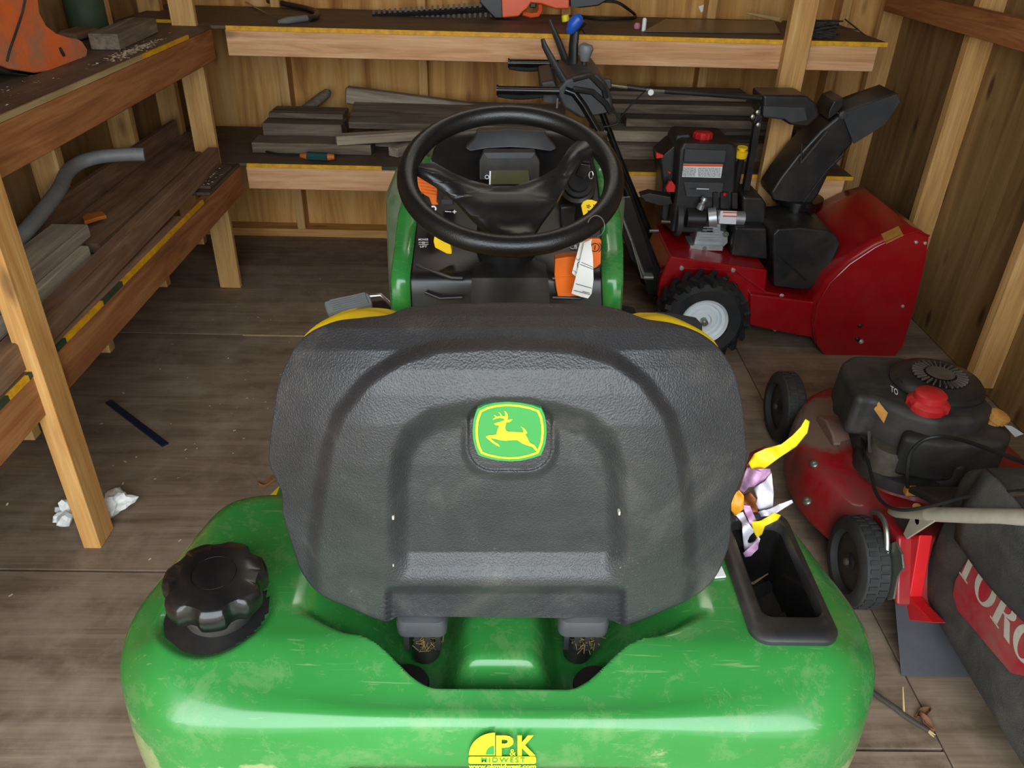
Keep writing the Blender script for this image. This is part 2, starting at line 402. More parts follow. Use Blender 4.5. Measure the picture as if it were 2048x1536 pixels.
def text_mesh(body, size=1.0, bold=0.0, shear=0, spacing=1.0):
    cu = bpy.data.curves.new('lettering', 'FONT'); cu.body = body; cu.size = size; cu.offset = bold; cu.shear = shear; cu.space_character = spacing
    cu.align_x = 'CENTER'; cu.align_y = 'CENTER'; cu.resolution_u = 3
    o = bpy.data.objects.new('lettering', cu); COL.objects.link(o)
    dg = bpy.context.evaluated_depsgraph_get(); me = bpy.data.meshes.new_from_object(o.evaluated_get(dg))
    V = [tuple(v.co) for v in me.vertices]; Fc = [tuple(p.vertices) for p in me.polygons]
    bpy.data.objects.remove(o); bpy.data.curves.remove(cu); bpy.data.meshes.remove(me)
    return V, Fc
def text_on(mb, body, place, size, **k):
    V, Fc = text_mesh(body, size, **k); mb.add([place(v[0], v[1]) for v in V], Fc); return mb

# ------------------------------------------------------------------ the setting
WL, WR, WB, WF, HT = -1.43, 1.70, 3.72, -0.36, 2.30
def structure(name, mb, mat, **k): return tag(obj(name, mb, mat, **k), kind='structure')
floor = structure('floor', MB().box2((WL-.1, WF, -.06), (WR+.1, WB+.1, -.018)), 'floor_ply')
sheets = [(WL, -.3, WF, 1.398), (-.3, .905, WF, .938), (.905, WR, WF, 1.9), (WL, -.3, 1.402, 2.616), (-.3, .905, .941, 2.616), (.905, WR, 1.903, WB), (WL, .905, 2.624, WB)]
for i, (x0, x1, y0, y1) in enumerate(sheets):
    slab('plywood_sheet', (x0+.0015, y0+.0015, -.018), (x1-.0015, y1-.0015, 0), 'floor_ply', 0, floor, bevel=.0012)
slab('seam_strip', (-.955, 2.6165, -.012), (-.60, 2.6235, .0005), 'straw', 0, floor, bevel=0, label='pale sliver of wood in the floor seam')

wb = structure('wall_back', MB().box2((WL-.1, WB+.012, -.06), (WR+.1, WB+.04, HT)), 'sheathing')
for x0, x1 in ((WL, -.335), (-.332, .885), (.888, WR)):
    slab('plywood_panel', (x0, WB, .0), (x1, WB+.011, HT), 'sheathing', 2, wb, bevel=0)
for x in (-.95, -.34, .27, .885, 1.45):
    slab('stud', (x-.019, WB-.089, .038), (x+.019, WB, HT-.04), 'pine', 2, wb)
slab('bottom_plate', (WL, WB-.089, 0), (WR-.09, WB, .038), 'pine_bright', 0, wb)
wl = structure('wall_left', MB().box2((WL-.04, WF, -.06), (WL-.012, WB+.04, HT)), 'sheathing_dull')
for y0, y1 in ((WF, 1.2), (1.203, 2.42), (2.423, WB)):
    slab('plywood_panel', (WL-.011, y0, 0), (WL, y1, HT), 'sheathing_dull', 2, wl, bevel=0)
for y in (.3, .85, 1.36, 1.88, 2.40, 2.945, 3.41):
    slab('stud', (WL, y, .038), (WL+.085, y+.038, HT-.04), 'pine', 2, wl)
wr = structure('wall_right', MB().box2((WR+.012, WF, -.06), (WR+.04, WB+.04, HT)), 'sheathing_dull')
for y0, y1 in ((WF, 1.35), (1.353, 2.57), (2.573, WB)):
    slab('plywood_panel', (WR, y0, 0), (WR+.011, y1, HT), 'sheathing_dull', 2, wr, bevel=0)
for y in (.35, .98, 1.62, 2.26, 2.91, 3.63):
    slab('stud', (WR-.09, y, .038), (WR, y+.038, HT-.04), 'pine', 2, wr)
slab('ledger_rail', (WR-.128, .2, 1.067), (WR-.091, 3.55, 1.15), 'fir', 1, wr)
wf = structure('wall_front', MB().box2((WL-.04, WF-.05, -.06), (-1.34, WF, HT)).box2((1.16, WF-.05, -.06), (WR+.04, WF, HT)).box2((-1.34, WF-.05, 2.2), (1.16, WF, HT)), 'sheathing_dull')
for lo, hi in (((-1.378, WF, 0), (-1.34, WF+.089, 2.2)), ((1.16, WF, 0), (1.198, WF+.089, 2.2))):
    slab('door_post', lo, hi, 'pine', 2, wf)
ce = structure('ceiling', MB().box2((WL-.1, WF-.1, HT+.02), (WR+.1, WB+.1, HT+.05)), 'roof_dark')
for y in (.25, .86, 1.47, 2.08, 2.69, 3.3):
    slab('rafter', (WL, y, HT-.09), (WR, y+.038, HT+.02), 'fir', 0, ce)
structure('ground', MB().box2((-40, -60, -.30), (40, WF-.06, -.12)), 'ground_out')
for (p, e) in FILL_LIGHTS:  # unseen fixture added to carry the fill light
    lt = thing('added_fill_lamp', 'added white tube lamp under the rafters, brightening the back', 'lamp', loc=p)
    part('fill_housing', MB().box2((p[0]-.62, p[1]-.045, p[2]+.012), (p[0]+.62, p[1]+.045, p[2]+.02)), 'white_label', lt, bevel=.003)
    part('fill_tube', MB().tube([(p[0]-.58, p[1], p[2]-.004), (p[0]+.58, p[1], p[2]-.004)], .013), 'fill_tube', lt)
    ld = bpy.data.lights.new('fill_light', 'AREA'); ld.shape = 'RECTANGLE'; ld.size = 1.16; ld.size_y = .05; ld.energy = e; ld.color = FILL_COL
    lo = bpy.data.objects.new('fill_light', ld); COL.objects.link(lo); lo.location = (p[0], p[1], p[2]-.022)

# ------------------------------------------------------------------ built-in shelves
ZU, ZL = 1.012, 0.52                # top faces of the two tiers
YB = 3.06                           # front of the back shelves
XL = -1.035                         # front of the left shelves
sb = thing('wooden_shelving', 'two-tier timber shelving along the back wall with yellow painted plywood edges', 'shelf', loc=(.2, 3.4, 0))
for z, nm in ((ZU, 'upper'), (ZL, 'lower')):
    slab('shelf_board', (-1.40, YB+.004, z-.012), (.30, WB-.092, z), 'deck_ply', 0, sb)
    slab('shelf_board', (.303, YB+.004, z-.012), (1.40, WB-.092, z), 'deck_ply', 0, sb)
    slab('shelf_beam', (-.99, YB, z-.101), (1.372, YB+.038, z-.0125), 'fir_light', 0, sb, bevel=.003)
    x0 = -.985
    if nm == 'upper':
        slab('painted_edge', (x0, YB-.002, z-.0155), (1.402, YB+.004, z+.0005), 'yellow_paint', 0, sb, bevel=.001, label='yellow painted front edge')
        slab('painted_edge', (-1.30, YB+.02, z+.0005), (-1.09, YB+.028, z+.012), 'yellow_paint', 0, sb, bevel=.001, label='yellow painted board edge in the corner')
    else:
        slab('painted_edge', (x0, YB-.002, z-.0155), (-.46, YB+.004, z+.0005), 'yellow_paint', 0, sb, bevel=.001, label='yellow painted front edge')
        slab('painted_edge', (-.46, YB-.002, z-.0155), (-.28, YB+.004, z+.0005), 'green_paint', 0, sb, bevel=.001, label='dark green painted front edge')
        slab('painted_edge', (-.28, YB-.002, z-.0155), (1.402, YB+.004, z+.0005), 'yellow_paint', 0, sb, bevel=.001, label='yellow painted front edge')
    for x in (-.2, .6, 1.3):
        slab('joist', (x, YB+.038, z-.10), (x+.038, WB-.091, z-.0125), 'fir', 1, sb)
# post on the right, in front of the beams, leaning slightly
slab('shelf_post', (1.018, YB-.042, 0), (1.107, YB-.003, HT-.1), 'pine', 2, sb, bevel=.003)

sl = thing('wooden_shelving', 'two-tier timber shelving along the left wall standing on two pale posts', 'shelf', loc=(-1.2, 2.2, 0))
slab('shelf_board', (WL+.088, 1.20, ZU-.012), (XL-.002, 3.055, ZU), 'deck_ply', 1, sl)
slab('shelf_board', (WL+.088, .2, ZU-.012), (XL-.002, 1.197, ZU), 'deck_ply', 1, sl)
slab('shelf_beam', (XL-.038, .2, ZU-.115), (XL, 3.058, ZU-.0125), 'fir', 1, sl, bevel=.003)
slab('board_edge', (XL-.006, .2, ZU-.0122), (XL+.002, 2.43, ZU+.0006), 'ply_edge', 1, sl, bevel=.001, label='rough pale plywood edge')
slab('board_edge', (XL-.006, 2.43, ZU-.0122), (XL+.002, 2.82, ZU+.0006), 'yellow_paint', 1, sl, bevel=.001, label='yellow painted edge')
XL2 = -1.01
slab('shelf_board', (WL+.088, .2, ZL-.012), (XL2-.002, 2.46, ZL), 'old_board', 1, sl)
slab('shelf_board', (WL+.088, 2.70, ZL-.012), (XL2-.002, 3.055, ZL), 'deck_ply', 1, sl)
slab('shelf_beam', (XL2-.038, .2, ZL-.115), (XL2, 3.058, ZL-.0125), 'fir', 1, sl, bevel=.003)
random.seed(3); y = 1.3
while y < 2.62:
    l = random.choice((.05, .08, .035, .12)); c = 'yellow_paint' if (y > 2.0 or random.random() < .45) else 'green_paint'
    if y > 2.0: l = 2.62-y
    slab('painted_edge', (XL2-.006, y, ZL-.0122), (XL2+.0015, y+l-.0005, ZL+.0006), c, 1, sl, bevel=0, label=('yellow' if c[0] == 'y' else 'dark green')+' painted edge'); y += l
slab('shelf_post', (XL2+.0015-.045+.045-.024, 1.475, 0), (XL2+.0015+.021-.0, 1.552, HT-.1), 'pine_bright', 2, sl, bevel=.003)
slab('shelf_post', (-1.165, 3.03, 0), (-1.078, 3.054, HT-.1), 'pine', 2, sl, bevel=.003)
for z in (ZU, ZL):
    for yy in (.8, 1.6, 2.4):
        slab('joist', (WL+.09, yy, z-.10), ((XL if z == ZU else XL2)-.039, yy+.038, z-.0125), 'fir', 0, sl)

# ------------------------------------------------------------------ riding mower
def text_rect(mb, body, place, x0, y0, x1, y1, bold=0.0, shear=0, spacing=1.0, flip=True):
    V, Fc = text_mesh(body, 1.0, bold, shear, spacing)
    A = np.array(V)[:, :2]; lo, hi = A.min(0), A.max(0)
    U = (A-lo)/(hi-lo)
    mb.add([place(x0+u*(x1-x0), (y1-v*(y1-y0)) if flip else y0+v*(y1-y0)) for u, v in U], Fc); return mb
CX = .014
T = thing('riding_mower', 'green and yellow ride-on mower parked in the middle of the plywood floor', 'lawn tractor', loc=(CX, 1.2, 0))
# --- fender deck
half = [(0, .592), (.1, .592), (.2, .592), (.31, .594), (.385, .602), (.44, .628), (.475, .675), (.494, .735), (.498, .79), (.489, .86), (.469, .93), (.435, .985), (.37, 1.015), (.27, 1.03), (.13, 1.035)]
half = [(d*1.055, y) for d, y in half]
pts = [(CX+d, y) for d, y in half]+[(CX, 1.035)]+[(CX-d, y) for d, y in half[:0:-1]]
OUT = closed_spline(pts, 420)
HOLE = np.array([-.372, .747]); HR = .067
TRAY = (.341, .459, .690, .945)
def rrect(x0, x1, y0, y1, r, n=8):
    o = []
    for cx, cy, a in ((x1-r, y1-r, 0), (x0+r, y1-r, 90), (x0+r, y0+r, 180), (x1-r, y0+r, 270)):
        for k in range(n+1):
            t = math.radians(a+90*k/n); o.append((cx+r*math.cos(t), cy+r*math.sin(t)))
    return o
def fender_z(P):
    x, y = P[:, 0], P[:, 1]; dx = np.abs(x-CX)
    z = .572+.028*smooth01((y-.612)/.09)
    z -= .05*smooth01((y-.93)/.11)*smooth01((.40-dx)/.15)
    z -= .03*smooth01((dx-.40)/.10)**2
    yd = .640+.064*smooth01((dx-.080)/.115)+.030*smooth01((dx-.19)/.09)
    depth = .105*smooth01((.290-dx)/.17)
    depth = depth-.078*np.exp(-(dx/.066)**6)*smooth01((y-yd)/.05)
    depth = depth*smooth01((.92-y)/.12)+.02*smooth01((y-.8)/.1)*(dx < .27)
    z -= depth*smooth01((y-yd+.004)/.024)
    r = np.hypot(x-HOLE[0], (y-HOLE[1])); z -= .014*smooth01((HR+.016-r)/.02)
    return z
cen = np.array([CX, .80])
S = np.concatenate([np.linspace(0.004, .8, 74), np.linspace(.81, 1, 42)])
P = (cen[None, None]+S[:, None, None]*(OUT-cen)[None]); G2 = P.reshape(-1, 2)
d = np.maximum(sdist(G2, OUT), 0)
R = .020+.026*smooth01((np.abs(G2[:, 0]-CX)-.10)/.30)+.012*smooth01((G2[:, 1]-.7)/.2)
zz = fender_z(G2)-np.where(d < R, R-np.sqrt(np.maximum(R*R-(R-d)**2, 0)), 0)
G = np.concatenate([G2, zz[:, None]], 1).reshape(len(S), len(OUT), 3)
nrm = (OUT-cen)/np.linalg.norm(OUT-cen, axis=1)[:, None]
zb = .478-.13*smooth01((np.abs(OUT[:, 0]-CX)-.19)/.07)
zb = np.where(OUT[:, 1] > .98, .50, zb)
edge = G[-1]; rings = []
for t, off in ((.12, .0015), (.3, .003), (.55, .004), (.8, .003), (.97, 0), (1.0, -.004), (.995, -.010), (.9, -.012)):
    q = edge.copy(); q[:, :2] += nrm*off; q[:, 2] = edge[:, 2]*(1-t)+zb*t; rings.append(q)
G = np.concatenate([G, np.array(rings)], 0)
a, b = G.shape[:2]; V = G.reshape(-1, 3); faces = []
TR = rrect(TRAY[0]+.010, TRAY[1]-.010, TRAY[2]+.012, TRAY[3]-.012, .02)
cc = (G[:-1, :, :2]+np.roll(G, -1, 1)[1:, :, :2])/2
inT = (sdist(cc.reshape(-1, 2), TR) > 0).reshape(a-1, b); inH = np.hypot(cc[..., 0]-HOLE[0], cc[..., 1]-HOLE[1]) < HR
for i in range(a-1):
    for j in range(b):
        if (inT[i, j] or inH[i, j]) and i < len(S): continue
        faces.append((i*b+j, i*b+(j+1) % b, (i+1)*b+(j+1) % b, (i+1)*b+j))
m = MB(); m.v = [tuple(p) for p in V]; m.f = faces
m.f.append(tuple(range(b-1, -1, -1)))
fender = part('fender_deck', m, 'tractor_green', T, ang=60)
for s in (-1, 1):   # dark plugs in the floor of the well
    cx = CX+s*.128; zf = float(fender_z(np.array([[cx, .675]]))[0])
    sub('well_plug', MB().lathe([(.0, .0), (.030, 0), (.032, -.004)], (cx, .684, zf+.003), (0, 0, 1), 24), 'black_plastic', fender)
# decal
dec = lambda px, py, o=0: tuple(onp(px, py, (0, .5855-o, 0), (0, 1, 0)))
dm = MB()
dome = [(990, 1510.5), (938, 1510.5)]+[(990-52*math.cos(t), 1510-44.5*math.sin(t)) for t in np.linspace(.02, math.pi/2, 18)]
dm.add([dec(*p) for p in dome], tri_fill(dome))
text_rect(dm, 'P', dec, 992, 1471, 1027, 1511.5, .03); text_rect(dm, 'K', dec, 1035, 1471, 1071, 1511.5, .035); text_rect(dm, '&', lambda x, y: dec(x, y, .0004), 1019.5, 1498.5, 1031.5, 1511.5, .0)
bar = [(937+x, 1513+y) for x, y in rrect(0, 135, 0, 14.5, 4, 3)]
dm.add([dec(*p) for p in bar], tri_fill(bar))
text_rect(dm, 'www.pkmidwest.com', dec, 937, 1528.5, 1072, 1539, .03)
decal = sub('dealer_decal', dm, 'decal_yellow', fender, smooth=False, fix=False, label='yellow dealer lettering')
dg_ = [(988.5, 1509.5)]+[(988.5-17*math.cos(t), 1509.5-17*math.sin(t)) for t in np.linspace(0, math.pi/2, 14)]
sub('decal_shade', flat_shape(dg_, lambda x, y: dec(x, y, .0008), (0, .0003, 0)), 'logo_green', fender, smooth=False, label='green centre of the yellow dome')
mm = MB(); text_rect(mm, 'MIDWEST', lambda x, y: dec(x, y, .0012), 962, 1515.3, 1051, 1525.7, .022, spacing=1.25)
sub('decal_lettering', mm, 'logo_green', fender, smooth=False, fix=False)
lab = [(1423, 1128), (1437, 1118), (1452, 1152), (1430, 1154)]
sub('info_sticker', flat_shape(lab, lambda x, y: onz(x, y, .604), (0, 0, -.003)), 'white_label', fender, smooth=False, label='small white sticker beside the seat')
# --- storage tray
x0, x1, y0, y1 = TRAY
L_ = lambda e, r, z: [(px, py, z) for px, py in rrect(x0+e, x1-e, y0+e*1.2, y1-e, r)]
def Lin(e, z, f=0): return [(px, py, z) for px, py in rrect(.366+e, .449-e, .732+e, .924-e, .014)]
part('tray_bezel', MB().grid([L_(.002, .024, .59), L_(0, .024, .6), L_(.0, .024, .606), L_(.004, .022, .6105), L_(.012, .018, .612), Lin(-.004, .610), Lin(0, .606), Lin(.002, .590)], True), 'black_plastic', T)
part('storage_tray', MB().grid([Lin(.0005, .600), Lin(.003, .55), Lin(.007, .492), Lin(.014, .488), Lin(.03, .488), Lin(.0412, .488)], True), 'black_gloss', T)
for k in range(4):
    part('tray_rib', MB().box((.418, .80+.03*k, .4905), (.03, .004, .005)), 'black_gloss', T, bevel=.001, seg=1)
# --- fuel cap in its well
part('fuel_well', MB().lathe([(.069, .586), (.0665, .575), (.066, .53), (0, .528)], (HOLE[0], HOLE[1], 0), (0, 0, 1), 40), 'black_plastic', T)
ax = np.array([.06, -.05, 1.0]); c0 = np.array([-.370, .752, .575])
part('filler_neck', MB().lathe([(.046, -.04), (.046, .022), (.052, .040), (.050, .05)], c0, ax, 36), 'dusty_black', T)
lob = lambda th, h: 1-.13*np.exp(-(((th*7/(2*math.pi)) % 1-.5)/.19)**4)*(1 if h < .079 else max(0, 1-(h-.079)/.005))
part('fuel_cap', MB().lathe([(.054, .046), (.0645, .047), (.067, .052), (.067, .068), (.0645, .077), (.058, .082), (.042, .085), (.0285, .0855), (.028, .0845), (.0275, .0855), (0, .086)], c0, ax, 96, wob=lob), 'black_gloss', T, label='black lobed fuel cap')
# --- rear wheels and frame, under the deck
for s in (-1, 1):
    wc = (CX+s*.375, .83, .253)
    tr = part('rear_wheel', MB().lathe([(.10, -.10), (.2, -.112), (.235, -.10), (.252, -.06), (.253, 0), (.252, .06), (.235, .10), (.2, .112), (.10, .10)], wc, (1, 0, 0), 40, ring=True), 'rubber_black', T)
    sub('wheel_rim', MB().lathe([(0, -.06), (.06, -.06), (.09, -.09), (.102, -.095), (.102, .095), (.09, .09), (.06, .06), (0, .06)], wc, (1, 0, 0), 32), 'jd_yellow', tr, label='yellow rim')
    lug = MB()
    for k in range(22):
        th = 2*math.pi*k/22
        for q in (-1, 1):
            rot = np.array([[1, 0, 0], [0, math.cos(th), -math.sin(th)], [0, math.sin(th), math.cos(th)]]) @ np.array([[math.cos(q*.6), -math.sin(q*.6), 0], [math.sin(q*.6), math.cos(q*.6), 0], [0, 0, 1]])
            lug.box((wc[0]+q*.05, wc[1]-math.sin(th+q*.06)*.253, wc[2]+math.cos(th+q*.06)*.253), (.085, .016, .014), rot)
    sub('tread_lugs', lug, 'rubber_black', tr)
    fc = (CX+s*.345, 2.12, .19)
    tr = part('front_wheel', MB().lathe([(.08, -.06), (.15, -.075), (.18, -.06), (.19, 0), (.18, .06), (.15, .075), (.08, .06)], fc, (1, 0, 0), 36, ring=True), 'rubber_black', T)
    sub('wheel_rim', MB().lathe([(0, -.03), (.05, -.04), (.082, -.062), (.082, .062), (.05, .04), (0, .03)], fc, (1, 0, 0), 28), 'jd_yellow', tr, label='yellow rim')
    part('foot_rest', MB().box2((CX+s*.17, 1.06, .372), (CX+s*.44, 1.62, .386)).box2((CX+s*.43, 1.06, .372), (CX+s*.445, 1.62, .41)), 'tractor_green', T, bevel=.006)
part('chassis_frame', MB().box2((CX-.16, .64, .24), (CX+.16, 2.2, .40)).box2((CX-.30, 2.09, .17), (CX+.30, 2.15, .21)).box2((CX-.27, .80, .22), (CX+.27, .86, .28)), 'black_plastic', T, bevel=.006)
dk = part('mower_deck', MB().grid([[(CX+sx*math.cos(t), 1.42+sy*math.sin(t), z) for t in np.linspace(0, 2*math.pi, 48, endpoint=False)] for sx, sy, z in ((.01, .01, .235), (.42, .22, .235), (.50, .29, .225), (.53, .31, .20), (.535, .315, .10))], True), 'jd_yellow', T, label='yellow cutting deck')
chute_ = part('discharge_chute', MB().prism([(-.50, 1.30, .20), (-.572, 1.30, .13), (-.572, 1.52, .13), (-.50, 1.54, .20)], (0, 0, -.012)), 'jd_yellow', T, bevel=.003, label='yellow deck edge low beside the rear wheel')
# --- seat
SO = [(1015, 611), (1120, 613), (1215, 618), (1262, 631), (1300, 645), (1352, 653), (1400, 669), (1440, 700), (1468, 745), (1483, 800), (1491, 870), (1492, 930), (1478, 972), (1462, 1010), (1462, 1060), (1455, 1100), (1430, 1155), (1390, 1192), (1320, 1225), (1252, 1250), (1215, 1240), (1110, 1236), (1000, 1235), (870, 1233), (800, 1232), (770, 1243), (700, 1216), (640, 1188), (604, 1145), (584, 1090), (566, 1030), (563, 985), (540, 932), (538, 900), (545, 840), (557, 770), (578, 715), (612, 673), (660, 650), (720, 642), (770, 636), (812, 621), (900, 614)]
SOUT = closed_spline(SO, 360)
def seat_y(px, py):
    rows = [600, 615, 632, 655, 700, 740, 790, 850, 930, 1000, 1100, 1150, 1200, 1260]; ys = [.785, .762, .733, .706, .678, .665, .656, .650, .652, .660, .678, .687, .697, .708]
    u = np.abs(px-1015)/478.0
    return np.interp(py, rows, ys)+.035*u**2+.055*np.clip(u-.55, 0, 1)**1.6*2.2
S0 = [(628, 1200), (622, 1100), (634, 1000), (650, 900), (676, 825), (728, 760), (800, 712), (880, 688), (1015, 680), (1150, 690), (1230, 714), (1292, 760), (1342, 830), (1368, 920), (1378, 1000), (1385, 1100), (1380, 1210), (1255, 1262), (765, 1256)]
S1 = [(772, 1190), (766, 1100), (768, 960), (776, 900), (802, 848), (856, 812), (935, 797), (1015, 794), (1110, 800), (1188, 822), (1240, 866), (1262, 940), (1264, 1100), (1250, 1190)]
PADO = rrect(918, 1122, 780, 962, 66); PADI = rrect(936, 1104, 797, 941, 50)
def seat_relief(Q):
    px, py = Q[:, 0], Q[:, 1]
    d0 = sdist(Q, S0); h = .016*smooth01((d0+14)/34)
    d1 = sdist(Q, S1); rec = smooth01(d1/58)
    bot = np.clip((py-1104)/66, 0, 1)                     # the ledge that climbs back out
    depth = .032*rec*(1-bot)
    h = h-depth
    under = smooth01((py-1172)/16)*smooth01((px-770)/14)*smooth01((1252-px)/14)
    h = h-.030*under
    dp = sdist(Q, PADO); w_ = smooth01(dp/20); target = -.008
    h = np.where(dp > 0, h*(1-w_)+np.maximum(target, h)*w_, h)
    di = sdist(Q, PADI); h = h-.004*smooth01((di+3)/6)*(dp > 8)
    return h
ctr = np.array([1015, 925.0]); SS = np.concatenate([np.linspace(.004, .95, 150), np.linspace(.957, 1, 8)])
Pq = (ctr+SS[:, None, None]*(SOUT-ctr)[None]); Q = Pq.reshape(-1, 2)
Y0 = seat_y(Q[:, 0], Q[:, 1]); H0 = seat_relief(Q)
D = (CM @ np.stack([(Q[:, 0]-1024)/F, (768-Q[:, 1])/F, np.ones(len(Q))])).T
Pw = CAM+D*(Y0/D[:, 1])[:, None]
ray_n = D/np.linalg.norm(D, axis=1)[:, None]
Pw = Pw-ray_n*(H0*1.2)[:, None]
Gs = Pw.reshape(len(SS), len(SOUT), 3)
rim1 = Gs[-1]+np.array([0, .004, 0]); rim2 = Gs[-1]*.985+np.array([CX, .80, .88])*.015+np.array([0, .012, 0])
Gs = np.concatenate([Gs, rim1[None], rim2[None]], 0)
seat = thing('seat', None, None); seat.parent = T; seat.matrix_parent_inverse = Matrix.Translation(T.location).inverted()
m = MB().grid(Gs, True); m.f.append(tuple(range(len(SOUT)-1, -1, -1)))
sub('seat_shell', m, 'seat_shell', seat, ang=75)
# yellow padding in front of the shell, its two bolsters show over the rim
CO = [(604, 684), (622, 658), (658, 635), (700, 621), (738, 619), (775, 626), (830, 640), (1015, 646), (1210, 644), (1275, 635), (1305, 629), (1345, 634), (1392, 655), (1420, 674), (1438, 698), (1448, 760), (1430, 900), (1400, 1020), (1340, 1100), (690, 1100), (640, 1020), (604, 900), (590, 760)]
COUT = closed_spline(CO, 160); cc_ = np.array([1015, 880.0])
def cush(s, off):
    q = cc_+s*(COUT-cc_); yy = seat_y(q[:, 0], q[:, 1])
    base = np.interp(np.linspace(0, 1, 2), [0, 1], [0, 1])
    yb = np.minimum(yy, .80)+off
    return np.array([ony(x, y, Y) for (x, y), Y in zip(q, yb)])
A0 = [cush(1.0-.10, .03), cush(1.0-.02, .035), cush(1.0, .05), cush(.995, .065)]
A1 = [a+np.array([0, dy, dz]) for a, dy, dz in ((cush(.985, .07), .01, 0), (cush(.94, .07), .03, -.003), (cush(.8, .07), .045, -.004), (cush(.3, .07), .04, 0))]
sub('back_cushion', MB().grid(A0+A1, True), 'seat_yellow', seat, ang=80)
cu = []
for e, z in ((.0, .66), (.0, .70), (.006, .735), (.025, .752), (.08, .758), (.19, .752)):
    cu.append([(x, y, z) for x, y in rrect(CX-.20+e, CX+.20-e, .80+e, 1.22-e, .09-e*.3 if e < .15 else .01, 8)])
sub('seat_cushion', MB().grid(cu, True), 'seat_yellow', seat, ang=80)
sub('seat_pan', MB().box2((CX-.17, .82, .63), (CX+.17, 1.18, .66)), 'black_plastic', seat, bevel=.01)
for px in (845, 1165):
    P0 = ony(px, 1246, .728)
    bm_ = MB().grid([[(P0[0]+x, .738+y, P0[2]+z) for x, y in rrect(-.034+e, .034-e, -.028+e, .028-e, .012, 4)] for e, z in ((.026, .024), (.012, .023), (.002, .018), (0, .008), (.001, -.008), (.006, -.013), (.02, -.013))], True)
    sub('seat_mount', bm_, 'dark_grey_plastic', seat, label='dark grey mounting block')
    sp = MB()
    for k in (-1, -.35, .35, 1): sp.box((P0[0]+.021*k, .722, P0[2]-.024), (.007, .012, .03))
    sp.tube([(P0[0], .745, P0[2]-.01), (P0[0], .75, P0[2]-.085)], .020, 14)
    sub('seat_spring', sp, 'black_plastic', seat)
    random.seed(int(px)); g = MB()
    for k in range(90):
        q = np.array([P0[0]+random.gauss(.004, .007), .724+random.gauss(0, .006), P0[2]-.026+random.gauss(-.006, .007)]); dd = np.array([random.gauss(0, 1), random.gauss(0, .6), random.gauss(-.3, 1)]); dd *= .006/np.linalg.norm(dd)
        g.tube([q-dd, q+dd], .0007, 4)
    tag(sub('grass_clippings', g, 'grass_clump', seat), kind='stuff')
for (px, py) in ((787, 1031), (787, 1125), (1240, 1128), (1238, 1022)):
    Y = float(seat_y(np.array([px]), np.array([py]))[0]); p = ony(px, py, Y-.004)
    sub('seat_clip', MB().box(p, (.0026, .010, .006)), 'toro_letter', seat, bevel=.001, seg=1, label='tiny pale clip')
# badge
BY = .6435
bad = lambda u, v, o=0: tuple(onp(900+u*.1172, 770+v*.1172, (0, BY-o, 0), (0, 1, 0)))
bo = [(468, 408), (600, 345), (760, 305), (950, 290), (1020, 290), (1200, 305), (1400, 345), (1560, 402), (1615, 520), (1645, 680), (1648, 830), (1630, 1000), (1590, 1110), (1552, 1195), (1400, 1250), (1200, 1295), (1000, 1303), (800, 1285), (600, 1240), (486, 1198), (430, 1080), (395, 930), (385, 780), (400, 600), (430, 500)]
bdg = sub('badge', flat_shape(bo, bad, (0, .004, 0)), 'logo_green', seat, smooth=False, label='green badge with a leaping yellow deer')
def inset(p, k): c = np.array([1015, 795]); return [tuple(c+(np.array(q)-c)*k) for q in p]
b1 = inset(bo, .922); b2 = inset(bo, .862); lm = MB(); n = len(b1)
lm.add([bad(*p, .0006) for p in b1]+[bad(*p, .0006) for p in b2], [(i, (i+1) % n, (i+1) % n+n, i+n) for i in range(n)])
deer = [(752, 658), (800, 640), (870, 622), (925, 600), (930, 585), (915, 572), (860, 560), (800, 568), (728, 592), (745, 572), (775, 553), (765, 530), (742, 514), (775, 518), (800, 538), (850, 532), (862, 510), (845, 485), (820, 466), (860, 480), (895, 530), (935, 535), (945, 500), (940, 470), (922, 444), (950, 452), (985, 500), (990, 550), (980, 590), (1020, 588), (1068, 584), (1040, 615), (1000, 637), (965, 630), (950, 680), (942, 740), (960, 785), (1000, 798), (1100, 800), (1200, 805), (1250, 815), (1255, 780), (1240, 745), (1208, 708), (1260, 735), (1300, 780), (1318, 822), (1280, 838), (1310, 880), (1340, 950), (1365, 990), (1440, 1025), (1480, 1080), (1500, 1130), (1480, 1135), (1405, 1055), (1320, 1030), (1240, 1000), (1180, 960), (1145, 938), (1060, 940), (960, 950), (880, 945), (800, 925), (700, 905), (690, 912), (760, 970), (820, 1005), (852, 1052), (790, 1030), (700, 965), (640, 915), (612, 882), (650, 862), (790, 848), (805, 780), (840, 690), (800, 688), (765, 675)]
lm.add([bad(*p, .0006) for p in deer], tri_fill(deer))
sub('badge_emblem', lm, 'logo_yellow', seat, smooth=False, fix=False, label='yellow leaping deer and border line')

# --- dash, console and hood
def loft_rows(rows, n=14, power=0):
    """rows: (py, Y, xl, xr) -> surface grid in the scene; power bows the middle towards the driver"""
    g = []
    for py, Y, xl, xr in rows:
        r = []
        for k in range(n+1):
            t = k/n; px = xl+(xr-xl)*t; r.append(ony(px, py, Y-power*(1-(2*t-1)**2)))
        g.append(r)
    return np.array(g)
def skirted(G, drop):
    """closes a surface patch into a solid by sweeping its border along drop"""
    G = np.array(G); a, b = G.shape[:2]; mb = MB().grid(G)
    br = [(0, j) for j in range(b)]+[(i, b-1) for i in range(1, a)]+[(a-1, j) for j in range(b-2, -1, -1)]+[(i, 0) for i in range(a-2, 0, -1)]
    P1 = [G[i, j] for i, j in br]; P2 = [p+np.array(drop) for p in P1]; n = len(br)
    mb.add(P1+P2, [(k, (k+1) % n, (k+1) % n+n, k+n) for k in range(n)]+[tuple(range(n, 2*n))]); return mb
